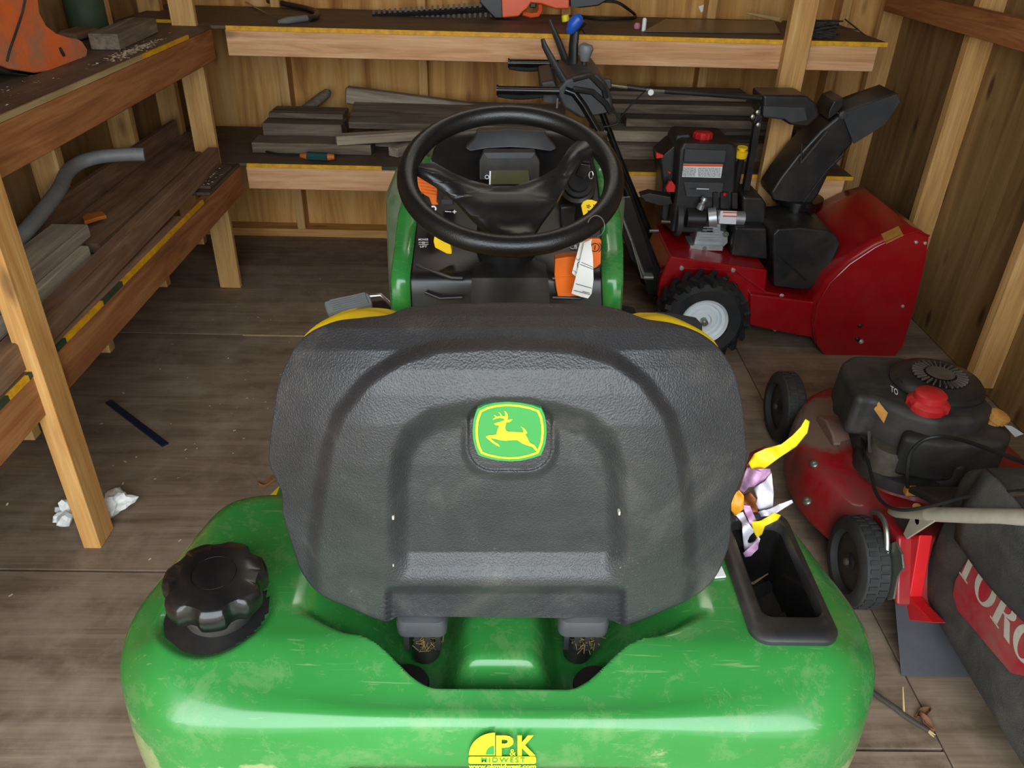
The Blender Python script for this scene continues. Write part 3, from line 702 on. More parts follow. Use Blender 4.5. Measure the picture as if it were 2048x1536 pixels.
console = part('dash_console', skirted(loft_rows([(616, 1.215, 822, 1207), (590, 1.215, 820, 1206), (566, 1.217, 819, 1205), (550, 1.225, 820, 1204), (538, 1.245, 822, 1203), (500, 1.29, 827, 1203), (470, 1.325, 830, 1203), (440, 1.36, 833, 1203), (405, 1.40, 840, 1201), (370, 1.44, 848, 1198), (345, 1.465, 856, 1195), (318, 1.485, 862, 1188), (296, 1.50, 868, 1180), (276, 1.51, 888, 1160), (262, 1.525, 930, 1120)], 24, .012), (0, .16, -.42)), 'console_black', T, ang=50)
# raised central panel below the wheel, pocket lips
sub('console_panel', skirted(loft_rows([(614, 1.205, 940, 1100), (575, 1.205, 942, 1098), (556, 1.207, 944, 1096), (543, 1.222, 947, 1093), (520, 1.262, 948, 1092), (505, 1.282, 948, 1092)], 16, .014), (0, .04, -.02)), 'black_plastic', console, ang=50)
for xs in ((850, 880, 925, 918), (1185, 1160, 1105, 1112)):
    pts = [ony(xs[0]-18*np.sign(xs[2]-xs[0]), 530, 1.225), ony(xs[1], 548, 1.206), ony((xs[1]+xs[2])/2, 556, 1.203), ony(xs[2], 557, 1.203)]
    sub('pocket_lip', MB().tube(pts, .003, 8), 'console_black', console)
    pts = [ony(xs[0], 585, 1.205), ony(xs[1], 597, 1.200), ony(xs[2], 595, 1.199)]
    sub('pocket_lip', MB().tube(pts, .003, 8), 'console_black', console)
dp = lambda x, y, o=0: onp(x, y, (0, 1.44-o, 0), (0, .80, .60) if False else (0, 1, 0))
# instrument hood: grey brow, recessed display
brow = [(953, 262), (1020, 258), (1090, 262), (1096, 276), (1106, 288), (1114, 297), (1100, 303), (1060, 297), (1020, 295), (975, 297), (940, 303), (930, 296), (940, 287), (949, 276)]
sub('instrument_brow', flat_shape(brow, lambda x, y: ony(x, y, 1.455+(300-y)*.0006), (0, .04, -.004)), 'dark_grey_plastic', console, bevel=.003, label='grey brow over the instruments')
sub('display_frame', flat_shape([(966, 305), (1070, 305), (1080, 322), (1080, 360), (958, 360), (958, 322)], lambda x, y: ony(x, y, 1.432), (0, .03, 0)), 'black_plastic', console, bevel=.003)
sub('display_brow', flat_shape([(966, 306), (1071, 306), (1064, 317), (974, 317)], lambda x, y: ony(x, y, 1.4305), (0, .004, 0)), 'dark_grey_plastic', console, bevel=.001)
sub('display', flat_shape([(983, 341), (1057, 341), (1060, 372), (980, 372)], lambda x, y: ony(x, y, 1.430), (0, .004, 0)), 'lcd', console, smooth=False, label='dull olive display')
dl = MB()
for q in ([(979, 342), (982, 342), (981, 372), (978, 372)],): dl.add([ony(x, y, 1.4295) for x, y in q], [(0, 1, 2, 3)])
dl.lathe([(.003, 0), (.0042, 0)], ony(974, 354, 1.4292), (0, 1, 0), 12, ring=True)
sub('display_marks', dl, 'white_label', console, smooth=False, fix=False)
# white marks on the console
wmk = MB(); cp = lambda x, y: ony(x, y, float(np.interp(y, [440, 470, 500, 538], [1.354, 1.318, 1.281, 1.236])))
text_rect(wmk, 'MOWER', cp, 837, 477, 857, 481, .02); text_rect(wmk, 'LIFT', cp, 840, 491, 854, 495, .02)
for q in ([(837, 484), (857, 484), (857, 485.2), (837, 485.2)], [(837, 488), (857, 488), (857, 489.2), (837, 489.2)], [(845, 483), (846, 483), (846, 489), (845, 489)], [(848, 483), (849, 483), (849, 489), (848, 489)]):
    wmk.add([cp(*p) for p in q], [(0, 1, 2, 3)])
text_rect(wmk, '+', cp, 905, 420, 913, 427, .05); wmk.add([cp(*p) for p in [(890, 422), (903, 423), (903, 424.5), (890, 423.5)]], [(0, 1, 2, 3)])
wmk.lathe([(.0025, 0), (.0055, 0)], cp(867, 417), (0, 1, 0), 12, ring=True)
text_rect(wmk, 'C8', cp, 1140, 490, 1154, 498, .02)
tag(sub('console_marks', wmk, 'white_label', console, smooth=False, fix=False, label='small white control symbols'), kind='stuff')
# green surround of the dash and hood
def band(rows):
    g = []
    for py, Y, xo, xi in rows:
        a_, b_ = ony(xo, py, Y), ony(xi, py, Y); s_ = np.sign(a_[0]-b_[0])
        g.append([b_, b_*.4+a_*.6, a_, a_+np.array([.004*s_, .008, 0]), a_+np.array([.006*s_, .03, 0]), a_+np.array([.010*s_, .12, -.01]), a_+np.array([.016*s_, .30, -.02])])
    return np.array(g)
for rows in ([(622, 1.212, 788, 823), (590, 1.212, 786, 821), (566, 1.214, 787, 820), (545, 1.225, 789, 821), (500, 1.285, 795, 827), (440, 1.355, 801, 834), (400, 1.40, 812, 842), (350, 1.46, 838, 857), (315, 1.49, 856, 866)], [(622, 1.212, 1238, 1206), (590, 1.212, 1240, 1205), (566, 1.214, 1241, 1204), (545, 1.225, 1241, 1203), (500, 1.285, 1241, 1203), (440, 1.355, 1236, 1203), (400, 1.40, 1228, 1200), (350, 1.46, 1215, 1194), (315, 1.49, 1202, 1185)]):
    part('dash_side_panel', MB().grid(band(rows)), 'tractor_green', T, ang=60, solid=.004, fix=False)
hd = []
for Y, hw, zt, zl in ((1.47, .20, .985, .45), (1.52, .235, 1.0, .44), (1.60, .250, .99, .42), (1.9, .245, .93, .40), (2.2, .205, .86, .40), (2.36, .17, .80, .42), (2.40, .12, .72, .46)):
    q = [(CX-hw, zl), (CX-hw*1.02, (zl+zt)/2), (CX-hw, zt-.10), (CX-hw*.9, zt-.045), (CX-hw*.65, zt-.012), (CX, zt), (CX+hw*.65, zt-.012), (CX+hw*.9, zt-.045), (CX+hw, zt-.10), (CX+hw*1.02, (zl+zt)/2), (CX+hw, zl)]
    hd.append([(x, Y, z) for x, z in q])
hm = MB().grid(hd, True); hm.f.append(tuple(range(10, -1, -1))); hm.f.append(tuple(range(66, 77)))
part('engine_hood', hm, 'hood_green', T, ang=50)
# levers and switches
def pl_(pts, Y, mat, nm, t=.012, lbl=None, dY=0.0, bev=.002, par=None):
    return (sub if par else part)(nm, flat_shape(pts, lambda x, y: ony(x, y, Y+dY*(pts[0][1]-y)), (0, t, 0)), mat, par or T, bevel=bev, label=lbl)
thr = pl_([(831, 346), (843, 343), (858, 350), (870, 364), (875, 378), (874, 404), (878, 410), (864, 411), (858, 395), (848, 390), (836, 378)], 1.355, 'jd_orange', 'throttle_lever', .018, 'orange throttle lever')
tr_ = MB()
for k in range(5): tr_.tube([ony(836+k*2, 359+k*6.4, 1.3545), ony(866+k*1.6, 364+k*6.4, 1.3545)], .0014, 6)
sub('lever_rib', tr_, 'jd_orange', thr)
part('lever_base', MB().box(ony(895, 401, 1.375), (.022, .02, .010)), 'dark_grey_plastic', T, bevel=.002)
pl_([(869, 469), (880, 474), (900, 484), (904, 500), (904, 509), (893, 508), (870, 496), (867, 484)], 1.245, 'jd_yellow', 'lift_lever', .016, 'yellow deck lift lever')
bk_ = pl_([(1110, 518), (1134, 514), (1160, 513), (1163, 592), (1144, 593), (1116, 595), (1112, 575), (1109, 552)], 1.200, 'jd_orange', 'brake_lever', .02, 'orange brake lever')
sub('lever_crease', MB().tube([ony(1111, 553, 1.1995), ony(1160, 550, 1.1995)], .0014, 6), 'jd_orange', bk_)
od = pl_([(1160, 478), (1198, 477), (1203, 481), (1202, 528), (1193, 536), (1176, 541), (1160, 541)], 1.212, 'jd_orange', 'brake_plate', .006, 'orange plate with black brake symbol')
sy = MB(); cq = ony(1190, 495, 1.2112)
sy.lathe([(.0062, 0), (.0078, 0)], cq, (0, 1, 0), 20, ring=True); sy.box(cq, (.0016, .0004, .008))
for sgn in (-1, 1): sy.add([cq+np.array([sgn*.0095*math.cos(t)-0, 0, .0095*math.sin(t)]) for t in np.linspace(-.9, .9, 7)]+[cq+np.array([sgn*.0108*math.cos(t), 0, .0108*math.sin(t)]) for t in np.linspace(-.9, .9, 7)], [(k, k+1, k+8, k+7) for k in range(6)])
sub('brake_symbol', sy, 'black_ink', od, smooth=False, fix=False)
part('switch_plate', flat_shape([(1120, 415), (1152, 412), (1150, 452), (1122, 456)], lambda x, y: ony(x, y, 1.345+(434-y)*.0009), (0, .02, 0)), 'black_plastic', T, bevel=.004)
ks = part('key_switch', MB().lathe([(.034, -.02), (.033, .0), (.027, .004), (.026, .012), (.019, .013), (.018, .020), (.008, .021), (0, .021)], ony(1155, 372, 1.40), (0, -.75, .66), 32), 'black_plastic', T)
kh = ony(1168, 340, 1.385)
sub('ignition_key', MB().prism([kh+np.array([-.015, 0, -.012]), kh+np.array([-.006, 0, .012]), kh+np.array([.012, 0, .010]), kh+np.array([.014, 0, -.008]), kh+np.array([.002, 0, -.018])], (.0, .008, .004)), 'black_gloss', ks, bevel=.003)
sub('key_ring', MB().tube([ony(1182, 350, 1.38)+.006*np.array([math.cos(t)*.6, .3*math.sin(t), math.sin(t)]) for t in np.linspace(0, 2*math.pi, 18)], .0011, 6), 'steel', ks)
# pedals
pp = np.array([ony(x, y, 1.74) for x, y in ((645, 602), (737, 583), (746, 607), (655, 630))])
pn = np.array([0, .012, -.016])
ped = part('brake_pedal', MB().prism(pp, pn*1.3), 'pedal_grey', T, bevel=.007, seg=3)
rb = MB()
for k in range(6):
    t = .12+.15*k; a_ = pp[0]*(1-t)+pp[3]*t+(pp[1]-pp[0])*.15; b_ = pp[1]*(1-t)+pp[2]*t-(pp[1]-pp[0])*.08
    rb.tube([a_-pn*.15, b_-pn*.15], .0026, 6)
sub('tread_rib', rb, 'pedal_grey', ped)
part('pedal_arm', MB().tube([ony(740, 592, 1.75), ony(762, 590, 1.75), ony(776, 602, 1.74), ony(795, 622, 1.70), ony(812, 660, 1.66)], .006, 10), 'steel', T)
for q in ([(1296, 636), (1310, 622), (1340, 624), (1392, 634), (1405, 648), (1405, 672), (1360, 668)], [(1268, 636), (1275, 628), (1290, 622), (1297, 628), (1290, 640), (1272, 642)]):
    part('drive_pedal', flat_shape(q, lambda x, y: ony(x, y, 1.72+(640-y)*.0012), (0, .012, -.02)), 'rubber', T, bevel=.005)
# steering wheel
WC = np.array([.0185, 1.243, 1.045]); TILT = math.radians(21)
wn = np.array([0, -math.sin(TILT), math.cos(TILT)]); wu = np.array([1., 0, 0]); wv = np.cross(wn, wu)
sw = thing('steering_wheel', None, None); sw.parent = T; sw.matrix_parent_inverse = Matrix.Translation(T.location).inverted()
RW, rw = .1650, .0163
tor = [[WC+(RW+rw*math.cos(p))*(math.cos(t)*wu+math.sin(t)*wv)+rw*math.sin(p)*wn for p in np.linspace(0, 2*math.pi, 20, endpoint=False)] for t in np.linspace(0, 2*math.pi, 97)]
sub('rim', MB().grid(tor, True), 'wheel_black', sw, ang=90)
# spokes and hub: a tapered Y that dishes down to the column
def wp(x, y, dz): return onp(x, y, WC+wn*dz, wn)
hub = [(818, 326), (828, 340), (868, 364), (908, 394), (945, 434), (985, 470), (1030, 480), (1062, 478), (1085, 440), (1115, 400), (1140, 352), (1165, 315), (1216, 290), (1214, 262), (1172, 264), (1138, 296), (1112, 336), (1085, 352), (1030, 372), (990, 372), (940, 360), (905, 345), (868, 324)]
bmh = bmesh.new(); vs_ = [bmh.verts.new((x, y, 0)) for x, y in hub]
for t in tri_fill(hub): bmh.faces.new([vs_[k] for k in t])
for it in range(3): bmesh.ops.subdivide_edges(bmh, edges=bmh.edges[:], cuts=1, use_grid_fill=True)
hv = np.array([v.co[:2] for v in bmh.verts]); bmh.verts.ensure_lookup_table(); bmh.faces.ensure_lookup_table(); bmh.verts.index_update()
hf = [tuple(v.index for v in f.verts) for f in bmh.faces]; bord = [(e.verts[0].index, e.verts[1].index) for e in bmh.edges if len(e.link_faces) == 1]; bmh.free()
de = sdist(hv, hub); dr = np.linalg.norm((hv-np.array([1015, 400.]))*np.array([1, 1.5]), axis=1)
hz = -.034+.034*smooth01((dr-60)/130)+.007*smooth01(de/14)-.02*smooth01((hv[:, 1]-400)/80)
top = [wp(x, y, z) for (x, y), z in zip(hv, hz)]; nb = len(top); bot = [p-wn*.009 for p in top]
m = MB(); m.add(top+bot, hf+[tuple(k+nb for k in f[::-1]) for f in hf]+[(a_, b_, b_+nb, a_+nb) for a_, b_ in bord])
sub('hub_spokes', m, 'console_black', sw, ang=50)
cc2 = wp(1015, 420, -.06)
part('steering_column', MB().lathe([(.055, -.16), (.05, -.02), (.044, .0), (.030, .004)], cc2, wn, 28), 'console_black', T)

# ------------------------------------------------------------------ snow blower, facing the right wall
B = thing('snow_blower', 'red two-stage snow blower with black chute against the right wall', 'snow blower', loc=(.9, 2.85, 0))
def yp(pts, Y, t, nm, mat, par=None, bev=.003, lbl=None, seg=2, dz=0):
    """outline on the plane at depth Y, t thick away from the door"""
    return (sub if par else part)(nm, flat_shape(pts, lambda x, y: ony(x, y, Y)+np.array([0, 0, dz]), (0, t, 0)), mat, par or B, bevel=bev, seg=seg, label=lbl)
fr = yp([(1316, 596), (1320, 560), (1340, 513), (1536, 541), (1531, 583), (1640, 606), (1645, 672), (1500, 650), (1400, 650)], 2.61, .32, 'chassis', 'snow_red', bev=.008)
for q in ((1363, 536), (1466, 540), (1520, 590), (1563, 591), (1550, 658), (1575, 660)):
    sub('bolt', MB().lathe([(.0085, 0), (.0085, -.004), (.005, -.007), (0, -.007)], ony(*q, 2.61), (0, 1, 0), 10), 'bolt_white', fr)
sub('panel_crease', MB().tube([ony(1360, 537, 2.609), ony(1470, 541, 2.609), ony(1530, 583, 2.609)], .004, 8), 'snow_red', fr)
yp([(1500, 588), (1640, 606), (1650, 680), (1560, 664), (1500, 650)], 2.585, .03, 'lower_panel', 'snow_red', fr, .006)
# auger housing: two side plates and a curved back
plate = [(1634, 690), (1629, 650), (1636, 608), (1660, 566), (1700, 528), (1752, 494), (1800, 472), (1835, 463), (1858, 472), (1852, 520), (1828, 620), (1806, 692), (1790, 712), (1700, 716), (1650, 712)]
pw = [ony(x, y, 2.545) for x, y in plate]
for k, dy in ((0, 0), (1, .495)):
    sp = part('side_plate', MB().prism([p+np.array([0, dy, 0]) for p in pw], (0, .005, 0)), 'snow_red', B, bevel=.002, seg=1)
    if k == 0:
        for q in ((1720, 651), (1722, 683), (1715, 678)): sub('bolt', MB().lathe([(.009, 0), (.009, -.004), (.005, -.008), (0, -.008)], ony(*q, 2.545), (0, 1, 0), 10), 'black_plastic' if q[1] != 683 else 'bolt_white', sp)
        for q in ((1832, 484), (1850, 486), (1805, 612)): sub('bolt', MB().lathe([(.006, 0), (.006, -.004), (0, -.006)], ony(*q, 2.545), (0, 1, 0), 8), 'bolt_white', sp)
        sub('plate_flange', MB().tube([p for p in pw[1:9]], .004, 8), 'snow_red', sp)
back = [pw[8]+np.array([-.005, 0, 0])]+[pw[k] for k in (7, 6, 5, 4, 3, 2, 1, 0)]
g = [[p+np.array([0, .003+.491*t, 0]) for t in np.linspace(0, 1, 9)] for p in back]
hs = part('auger_housing', MB().grid(g), 'snow_red', B, ang=30, solid=.004, fix=False)
sub('warning_label', flat_shape([(1762, 468), (1797, 452), (1807, 470), (1772, 487)], lambda x, y: onp(x, y, pw[5]+np.array([0, .1, .004]), np.cross(pw[6]-pw[5], [0, 1, 0])), (0, 0, -.002)), 'oil_tan', hs, smooth=False, label='worn tan warning label')
aug = MB()
for s_ in (0, 1):
    for k in range(40):
        t0, t1 = k/40*4*math.pi, (k+1)/40*4*math.pi; ys = lambda t: 2.57+.22*(t/(4*math.pi)) if s_ == 0 else 3.02-.22*(t/(4*math.pi))
        c0_ = np.array([1.355, 0, .185])
        aug.add([c0_+np.array([r*math.cos(t), ys(t), r*math.sin(t)]) for t in (t0, t1) for r in (.06, .135)], [(0, 1, 3, 2)])
aug.tube([(1.355, 2.55, .185), (1.355, 3.035, .185)], .022, 12)
part('auger', aug, 'snow_red', B, solid=.003, fix=False)
part('scraper_bar', MB().box2((1.20, 2.555, .02), (1.28, 3.035, .03)), 'black_plastic', B)
# wheels
for s_, wy in ((0, 2.47), (1, 2.94)):
    c_ = np.array([.735, wy, .163]); sg = 1 if s_ == 0 else -1
    tire = part('wheel', MB().lathe([(.08, .012), (.088, .0), (.125, -.004), (.143, .008), (.150, .05), (.143, .092), (.125, .104), (.088, .10), (.08, .088)], c_, (0, 1, 0), 48, ring=True), 'rubber_black', B)
    lg = MB()
    for k in range(20):
        th = 2*math.pi*k/20
        for q, off in ((.022, 0), (.078, .5)):
            a_ = th+off*2*math.pi/20; ca, sa = math.cos(a_), math.sin(a_)
            rot = np.array([[ca, 0, -sa], [0, 1, 0], [sa, 0, ca]]) @ np.array([[1, 0, 0], [0, math.cos(.5), -math.sin(.5) if q < .05 else math.sin(.5)], [0, math.sin(.5) if q < .05 else -math.sin(.5), math.cos(.5)]])
            lg.box(c_+np.array([.149*ca, q, .149*sa]), (.024, .058, .017), rot)
    sub('tread_lugs', lg, 'rubber_black', tire)
    f0 = 0 if s_ == 0 else .1; k_ = 1 if s_ == 0 else -1
    sub('wheel_rim', MB().lathe([(0, f0+k_*.022), (.024, f0+k_*.022), (.028, f0+k_*.012), (.045, f0+k_*.014), (.056, f0+k_*.030), (.064, f0+k_*.014), (.074, f0+k_*.012), (.082, f0-k_*.002), (.086, f0+k_*.006), (.086, f0+k_*.03)], c_, (0, 1, 0), 40), 'white_rim', tire, label='white steel rim')
    sub('hub_bolt', MB().lathe([(.012, f0+k_*.02), (.012, f0-k_*.006), (.007, f0-k_*.010), (0, f0-k_*.010)], c_, (0, 1, 0), 12), 'zinc', tire)
part('axle', MB().tube([(.735, 2.5, .163), (.735, 3.0, .163)], .012), 'zinc', B)
# engine
en = yp([(1366, 286), (1470, 289), (1476, 300), (1470, 395), (1452, 470), (1340, 466), (1352, 380), (1358, 300)], 2.78, .24, 'engine_shroud', 'black_plastic', bev=.012, seg=3)
yp([(1369, 298), (1455, 301), (1452, 326), (1366, 324)], 2.772, .02, 'shroud_top_panel', 'dark_grey_plastic', en, .006)
yp([(1366, 364), (1449, 366), (1445, 396), (1372, 394)], 2.774, .02, 'shroud_lower_panel', 'dark_grey_plastic', en, .005)
lb = yp([(1367, 328), (1446, 329), (1442, 356), (1364, 354)], 2.7755, .006, 'engine_label', 'white_label', en, .001, 'white warning label with an orange top strip')
om = MB(); q4 = [(1367.3, 328.3), (1445.7, 329.3), (1445, 333.5), (1366.6, 332.5)]; om.add([ony(x, y, 2.7745) for x, y in q4], [(0, 1, 2, 3)])
yp(q4, 2.7748, .001, 'label_strip', 'orange_ink', en, 0)
tx = MB(); random.seed(5)
for r in range(7):
    yy = 335.5+r*2.6
    for c0_, c1_ in ((1366, 1392), (1396, 1441)):
        x = c0_
        while x < c1_-2:
            l = random.uniform(2, 8); x2 = min(x+l, c1_); tx.add([ony(a_, b_+(a_-1366)*.012, 2.7744) for a_, b_ in ((x, yy), (x2, yy), (x2, yy+1.1), (x, yy+1.1))], [(0, 1, 2, 3)]); x = x2+1.2
tag(sub('label_print', tx, 'grey_ink', en, smooth=False, fix=False), kind='stuff')
yp([(1379, 376), (1393, 376.5), (1393, 378.5), (1379, 378)], 2.7735, .001, 'shroud_slot', 'black_ink', en, 0)
yp([(1393, 376.6), (1418, 377.6), (1418, 379.2), (1393, 378.4)], 2.7733, .001, 'shroud_mark', 'white_label', en, 0)
part('fuel_cap', MB().lathe([(.030, -.012), (.034, -.004), (.034, .012), (.028, .018), (0, .019)], ony(1405, 277, 2.86)+np.array([0, 0, .006]), (0, 0, 1), 40, wob=lambda th, h: 1+.05*math.cos(12*th)), 'cap_red', B, label='red fuel cap')
yp([(1353, 272), (1380, 269), (1383, 284), (1352, 285)], 2.86, .05, 'air_cover', 'dark_grey_plastic', bev=.006)
part('dipstick_tube', MB().tube([ony(1483, 310, 2.80), ony(1476, 350, 2.81), ony(1466, 400, 2.84)], .012, 12), 'black_plastic', B)
part('oil_cap', MB().lathe([(.020, -.016), (.022, -.01), (.022, .006), (.012, .008), (.012, .016), (.018, .017), (.018, .022), (0, .022)], ony(1483, 306, 2.795), (0, -.1, 1), 24), 'jd_yellow', B, label='yellow oil fill cap')
for q in ([(1312, 305), (1328, 311), (1326, 316), (1312, 318)], [(1338, 364), (1345, 363), (1353, 374), (1350, 385), (1333, 384), (1332, 376)], [(1335, 343), (1343, 345), (1340, 350)]):
    yp(q, 2.80, .018, 'pull_tab', 'bright_red', bev=.003, lbl='red pull tab')
yp([(1318, 318), (1350, 290), (1362, 300), (1352, 400), (1340, 466), (1322, 440), (1326, 370)], 2.86, .16, 'recoil_housing', 'black_plastic', bev=.01)
yp([(1280, 392), (1300, 386), (1342, 394), (1346, 408), (1318, 412), (1290, 404)], 2.80, .05, 'side_bracket', 'black_plastic', bev=.004)
part('stud_end', MB().tube([ony(1323, 443, 2.75), ony(1340, 444, 2.75)], .006, 8), 'steel', B)
part('stud_end', MB().tube([ony(1299, 462, 2.72), ony(1317, 462, 2.72)], .007, 8), 'steel', B)
st = part('starter_motor', MB().tube([ony(1433, 434, 2.75), ony(1487, 437, 2.75)], .026, 24), 'cast_alu', B)
yp([(1441, 422), (1474, 423), (1472, 449), (1438, 447)], 2.7215, .004, 'starter_label', 'white_label', st, .001, 'white label with orange lines')
for y_ in (423.5, 431): yp([(1446, y_), (1473.5, y_+.8), (1473.2, y_+3.2), (1445.6, y_+2.4)], 2.7208, .001, 'label_strip', 'orange_ink', st, 0)
part('starter_end', MB().tube([ony(1417, 436, 2.76), ony(1433, 434, 2.755)], .036, 20), 'cast_alu', B)
part('drive_cover', MB().tube([ony(1372, 436, 2.76), ony(1408, 437, 2.76)], .034, 24), 'black_plastic', B)
part('drive_cover', MB().tube([ony(1350, 438, 2.80), ony(1360, 438, 2.80)], .062, 28), 'dark_grey_plastic', B)
part('carburetor_valve', MB().lathe([(.013, -.012), (.013, .006), (.008, .010), (.008, .02), (.012, .022), (.010, .032), (0, .034)], ony(1402, 412, 2.74), (.3, 0, 1), 16), 'cast_alu', B)
cb = yp([(1388, 488), (1393, 463), (1412, 462), (1420, 448), (1442, 449), (1442, 462), (1456, 464), (1456, 486), (1446, 495)], 2.745, .09, 'engine_block', 'cast_alu', bev=.003)
for k in range(6): sub('cooling_fin', MB().box(ony(1421, 454+5.2*k, 2.742)+np.array([0, 0, 0]), (.055+.006*k, .014, .0035)), 'cast_alu', cb, bevel=.0008, seg=1)
yp([(1380, 491), (1447, 493), (1446, 502), (1380, 500)], 2.725, .10, 'block_flange', 'cast_alu', cb, .003)
sub('drain_plug', MB().lathe([(.011, 0), (.011, -.006), (.005, -.006), (.004, -.001), (0, -.001)], ony(1451, 468, 2.742), (0, 1, 0), 16), 'zinc', cb)
sub('drain_plug', MB().lathe([(.008, 0), (.008, -.004), (0, -.004)], ony(1409, 496, 2.725), (0, 1, 0), 12), 'zinc', cb)
for x_, w_ in ((1432, 11), (1449, 16), (1470, 11)):
    yp([(x_-w_/2, 386), (x_+w_/2, 386), (x_+w_/2, 419), (x_-w_/2, 418)], 2.76, .03, 'spark_lead_block', 'black_plastic', bev=.003)
part('primer_dot', MB().lathe([(.006, -.004), (.007, .002), (.004, .006), (0, .007)], ony(1449, 389, 2.755), (0, -.6, .8), 12), 'bright_red', B, label='small red primer button')
yp([(1484, 392), (1524, 394), (1534, 410), (1533, 455), (1486, 456)], 2.77, .16, 'muffler_cover', 'black_plastic', bev=.012, seg=3)
yp([(1470, 455), (1534, 457), (1536, 520), (1462, 512)], 2.70, .18, 'belt_cover_side', 'black_plastic', bev=.008)
bc = []
for Y, e in ((2.695, 14), (2.68, 5), (2.69, 0), (2.80, -2), (2.86, 4)):
    pass
yp([(1545, 470), (1556, 458), (1600, 455), (1650, 460), (1672, 470), (1682, 488), (1668, 520), (1642, 560), (1618, 580), (1548, 572)], 2.64, .24, 'belt_cover', 'black_plastic', bev=.030, seg=5, lbl='large black belt cover')
part('cover_rib', MB().tube([ony(1552, 505, 2.64), ony(1612, 560, 2.637)], .003, 8), 'black_plastic', B)
# chute
part('chute_base', MB().lathe([(.075, -.05), (.075, .03), (.095, .034), (.095, .05), (.07, .052)], ony(1590, 418, 2.90), (0, 0, 1), 32), 'black_gloss', B)
main = [(1541, 386), (1560, 356), (1594, 312), (1641, 262), (1680, 230), (1694, 238), (1707, 287), (1686, 309), (1656, 352), (1637, 391), (1620, 412), (1582, 406), (1546, 400)]
chu = yp(main, 2.83, .15, 'discharge_chute', 'black_plastic', bev=.010, seg=3)
sub('chute_rib', MB().tube([ony(1686, 310, 2.828), ony(1655, 340, 2.826), ony(1625, 380, 2.826), ony(1607, 404, 2.828)], .005, 8), 'black_plastic', chu)
df = yp([(1684, 228), (1794, 188), (1801, 203), (1770, 250), (1708, 288), (1697, 262)], 2.82, .008, 'chute_deflector', 'dark_grey_plastic', bev=.002, lbl='grey-black chute deflector')
yp([(1684, 228), (1794, 188), (1801, 203), (1770, 250), (1708, 288), (1697, 262)], 2.982, .008, 'deflector_side', 'dark_grey_plastic', df, .002)
tp = [ony(1684, 229, 2.828), ony(1740, 208, 2.828), ony(1796, 189, 2.828)]
sub('deflector_top', MB().grid([[p+np.array([0, .158*t, 0]) for t in np.linspace(0, 1, 5)] for p in tp]), 'dark_grey_plastic', df, solid=.006, fix=False)
yp([(1656, 240), (1658, 222), (1668, 203), (1688, 195), (1686, 212), (1676, 226)], 2.84, .13, 'deflector_hinge', 'black_plastic', bev=.004)
sub('hinge_knob', MB().lathe([(.014, 0), (.014, -.012), (.008, -.014), (0, -.014)], ony(1684, 229, 2.82), (0, 1, 0), 14), 'dark_grey_plastic', df)
bx = yp([(1526, 190), (1612, 191), (1634, 208), (1641, 232), (1618, 254), (1580, 250), (1564, 240), (1524, 235)], 2.81, .14, 'chute_gear_box', 'black_plastic', bev=.010, seg=3)
yp([(1527, 212), (1610, 215), (1616, 240), (1580, 246), (1566, 237), (1526, 232)], 2.806, .01, 'gear_box_face', 'dark_grey_plastic', bx, .003)
yp([(1506, 250), (1526, 236), (1526, 200), (1516, 222)], 2.83, .04, 'gear_box_bracket', 'black_plastic', bx, .003)
for q in ((1505, 233), (1516, 249), (1515, 224)): sub('bolt', MB().lathe([(.008, 0), (.008, -.008), (0, -.01)], ony(*q, 2.815), (0, 1, 0), 10), 'zinc', bx)
part('chute_post', MB().tube([ony(1515, 236, 2.85), ony(1505, 300, 2.85), ony(1488, 395, 2.85)], .016, 4), 'black_plastic', B)
part('link_rod', MB().tube([ony(1655, 262, 2.80), ony(1602, 326, 2.80)], .004, 8), 'dark_grey_plastic', B)
part('link_rod', MB().tube([ony(1612, 290, 2.81), ony(1604, 287, 2.81), ony(1602, 326, 2.80)], .003, 6), 'cord_black', B)
rod = part('chute_rod', MB().tube([ony(1222, 171, 2.80), ony(1300, 181, 2.80), ony(1400, 187, 2.81), ony(1528, 197, 2.83)], .005, 8), 'zinc', B)
sub('rod_sleeve', MB().tube([ony(1255, 174, 2.80), ony(1292, 179, 2.80)], .009, 10), 'black_plastic', rod)
sub('rod_sleeve', MB().tube([ony(1330, 182, 2.80), ony(1440, 190, 2.815), ony(1520, 196, 2.83)], .009, 10), 'black_plastic', rod)
sub('rod_clip', MB().lathe([(.010, -.008), (.010, .008)], ony(1301, 184, 2.79), (0, 1, 0), 12), 'steel', rod)
# handles, levers and control panel
hb = part('handle_bar', MB().tube([ony(1130, 180, 2.66), ony(1148, 186, 2.66), ony(1166, 210, 2.66), ony(1200, 268, 2.66), ony(1250, 375, 2.66), ony(1330, 578, 2.66)], .0125, 12), 'black_gloss', B)
part('handle_bar', MB().tube([ony(1135, 126, 3.02), ony(1165, 132, 3.02), ony(1205, 228, 3.02), ony(1240, 320, 3.02), ony(1330, 540, 3.02)], .0125, 12), 'black_gloss', B)
for a_, b_, Y in (((993, 180), (1118, 182), 2.66), ((1016, 126), (1125, 127), 3.02)):
    p0, p1 = ony(*a_, Y), ony(*b_, Y)
    gr = part('hand_grip', MB().tube([p0, p0*.97+p1*.03, p0*.965+p1*.035, p0*.5+p1*.5, p1], [.017, .017, .0135, .0135, .0125], 14), 'black_gloss', B)
    q = []
    for t in np.linspace(0.02, .75, 12): q.append(p0*(1-t)+p1*t-np.array([0, 0, .013+.008*math.sin(math.pi*t/.75)]))
    sub('finger_ridge', MB().tube(q, .008, 8), 'rubber_black', gr)
yp([(1218, 395), (1262, 392), (1330, 592), (1296, 588), (1285, 545), (1262, 520)], 2.645, .03, 'handle_bracket', 'black_gloss', bev=.004)
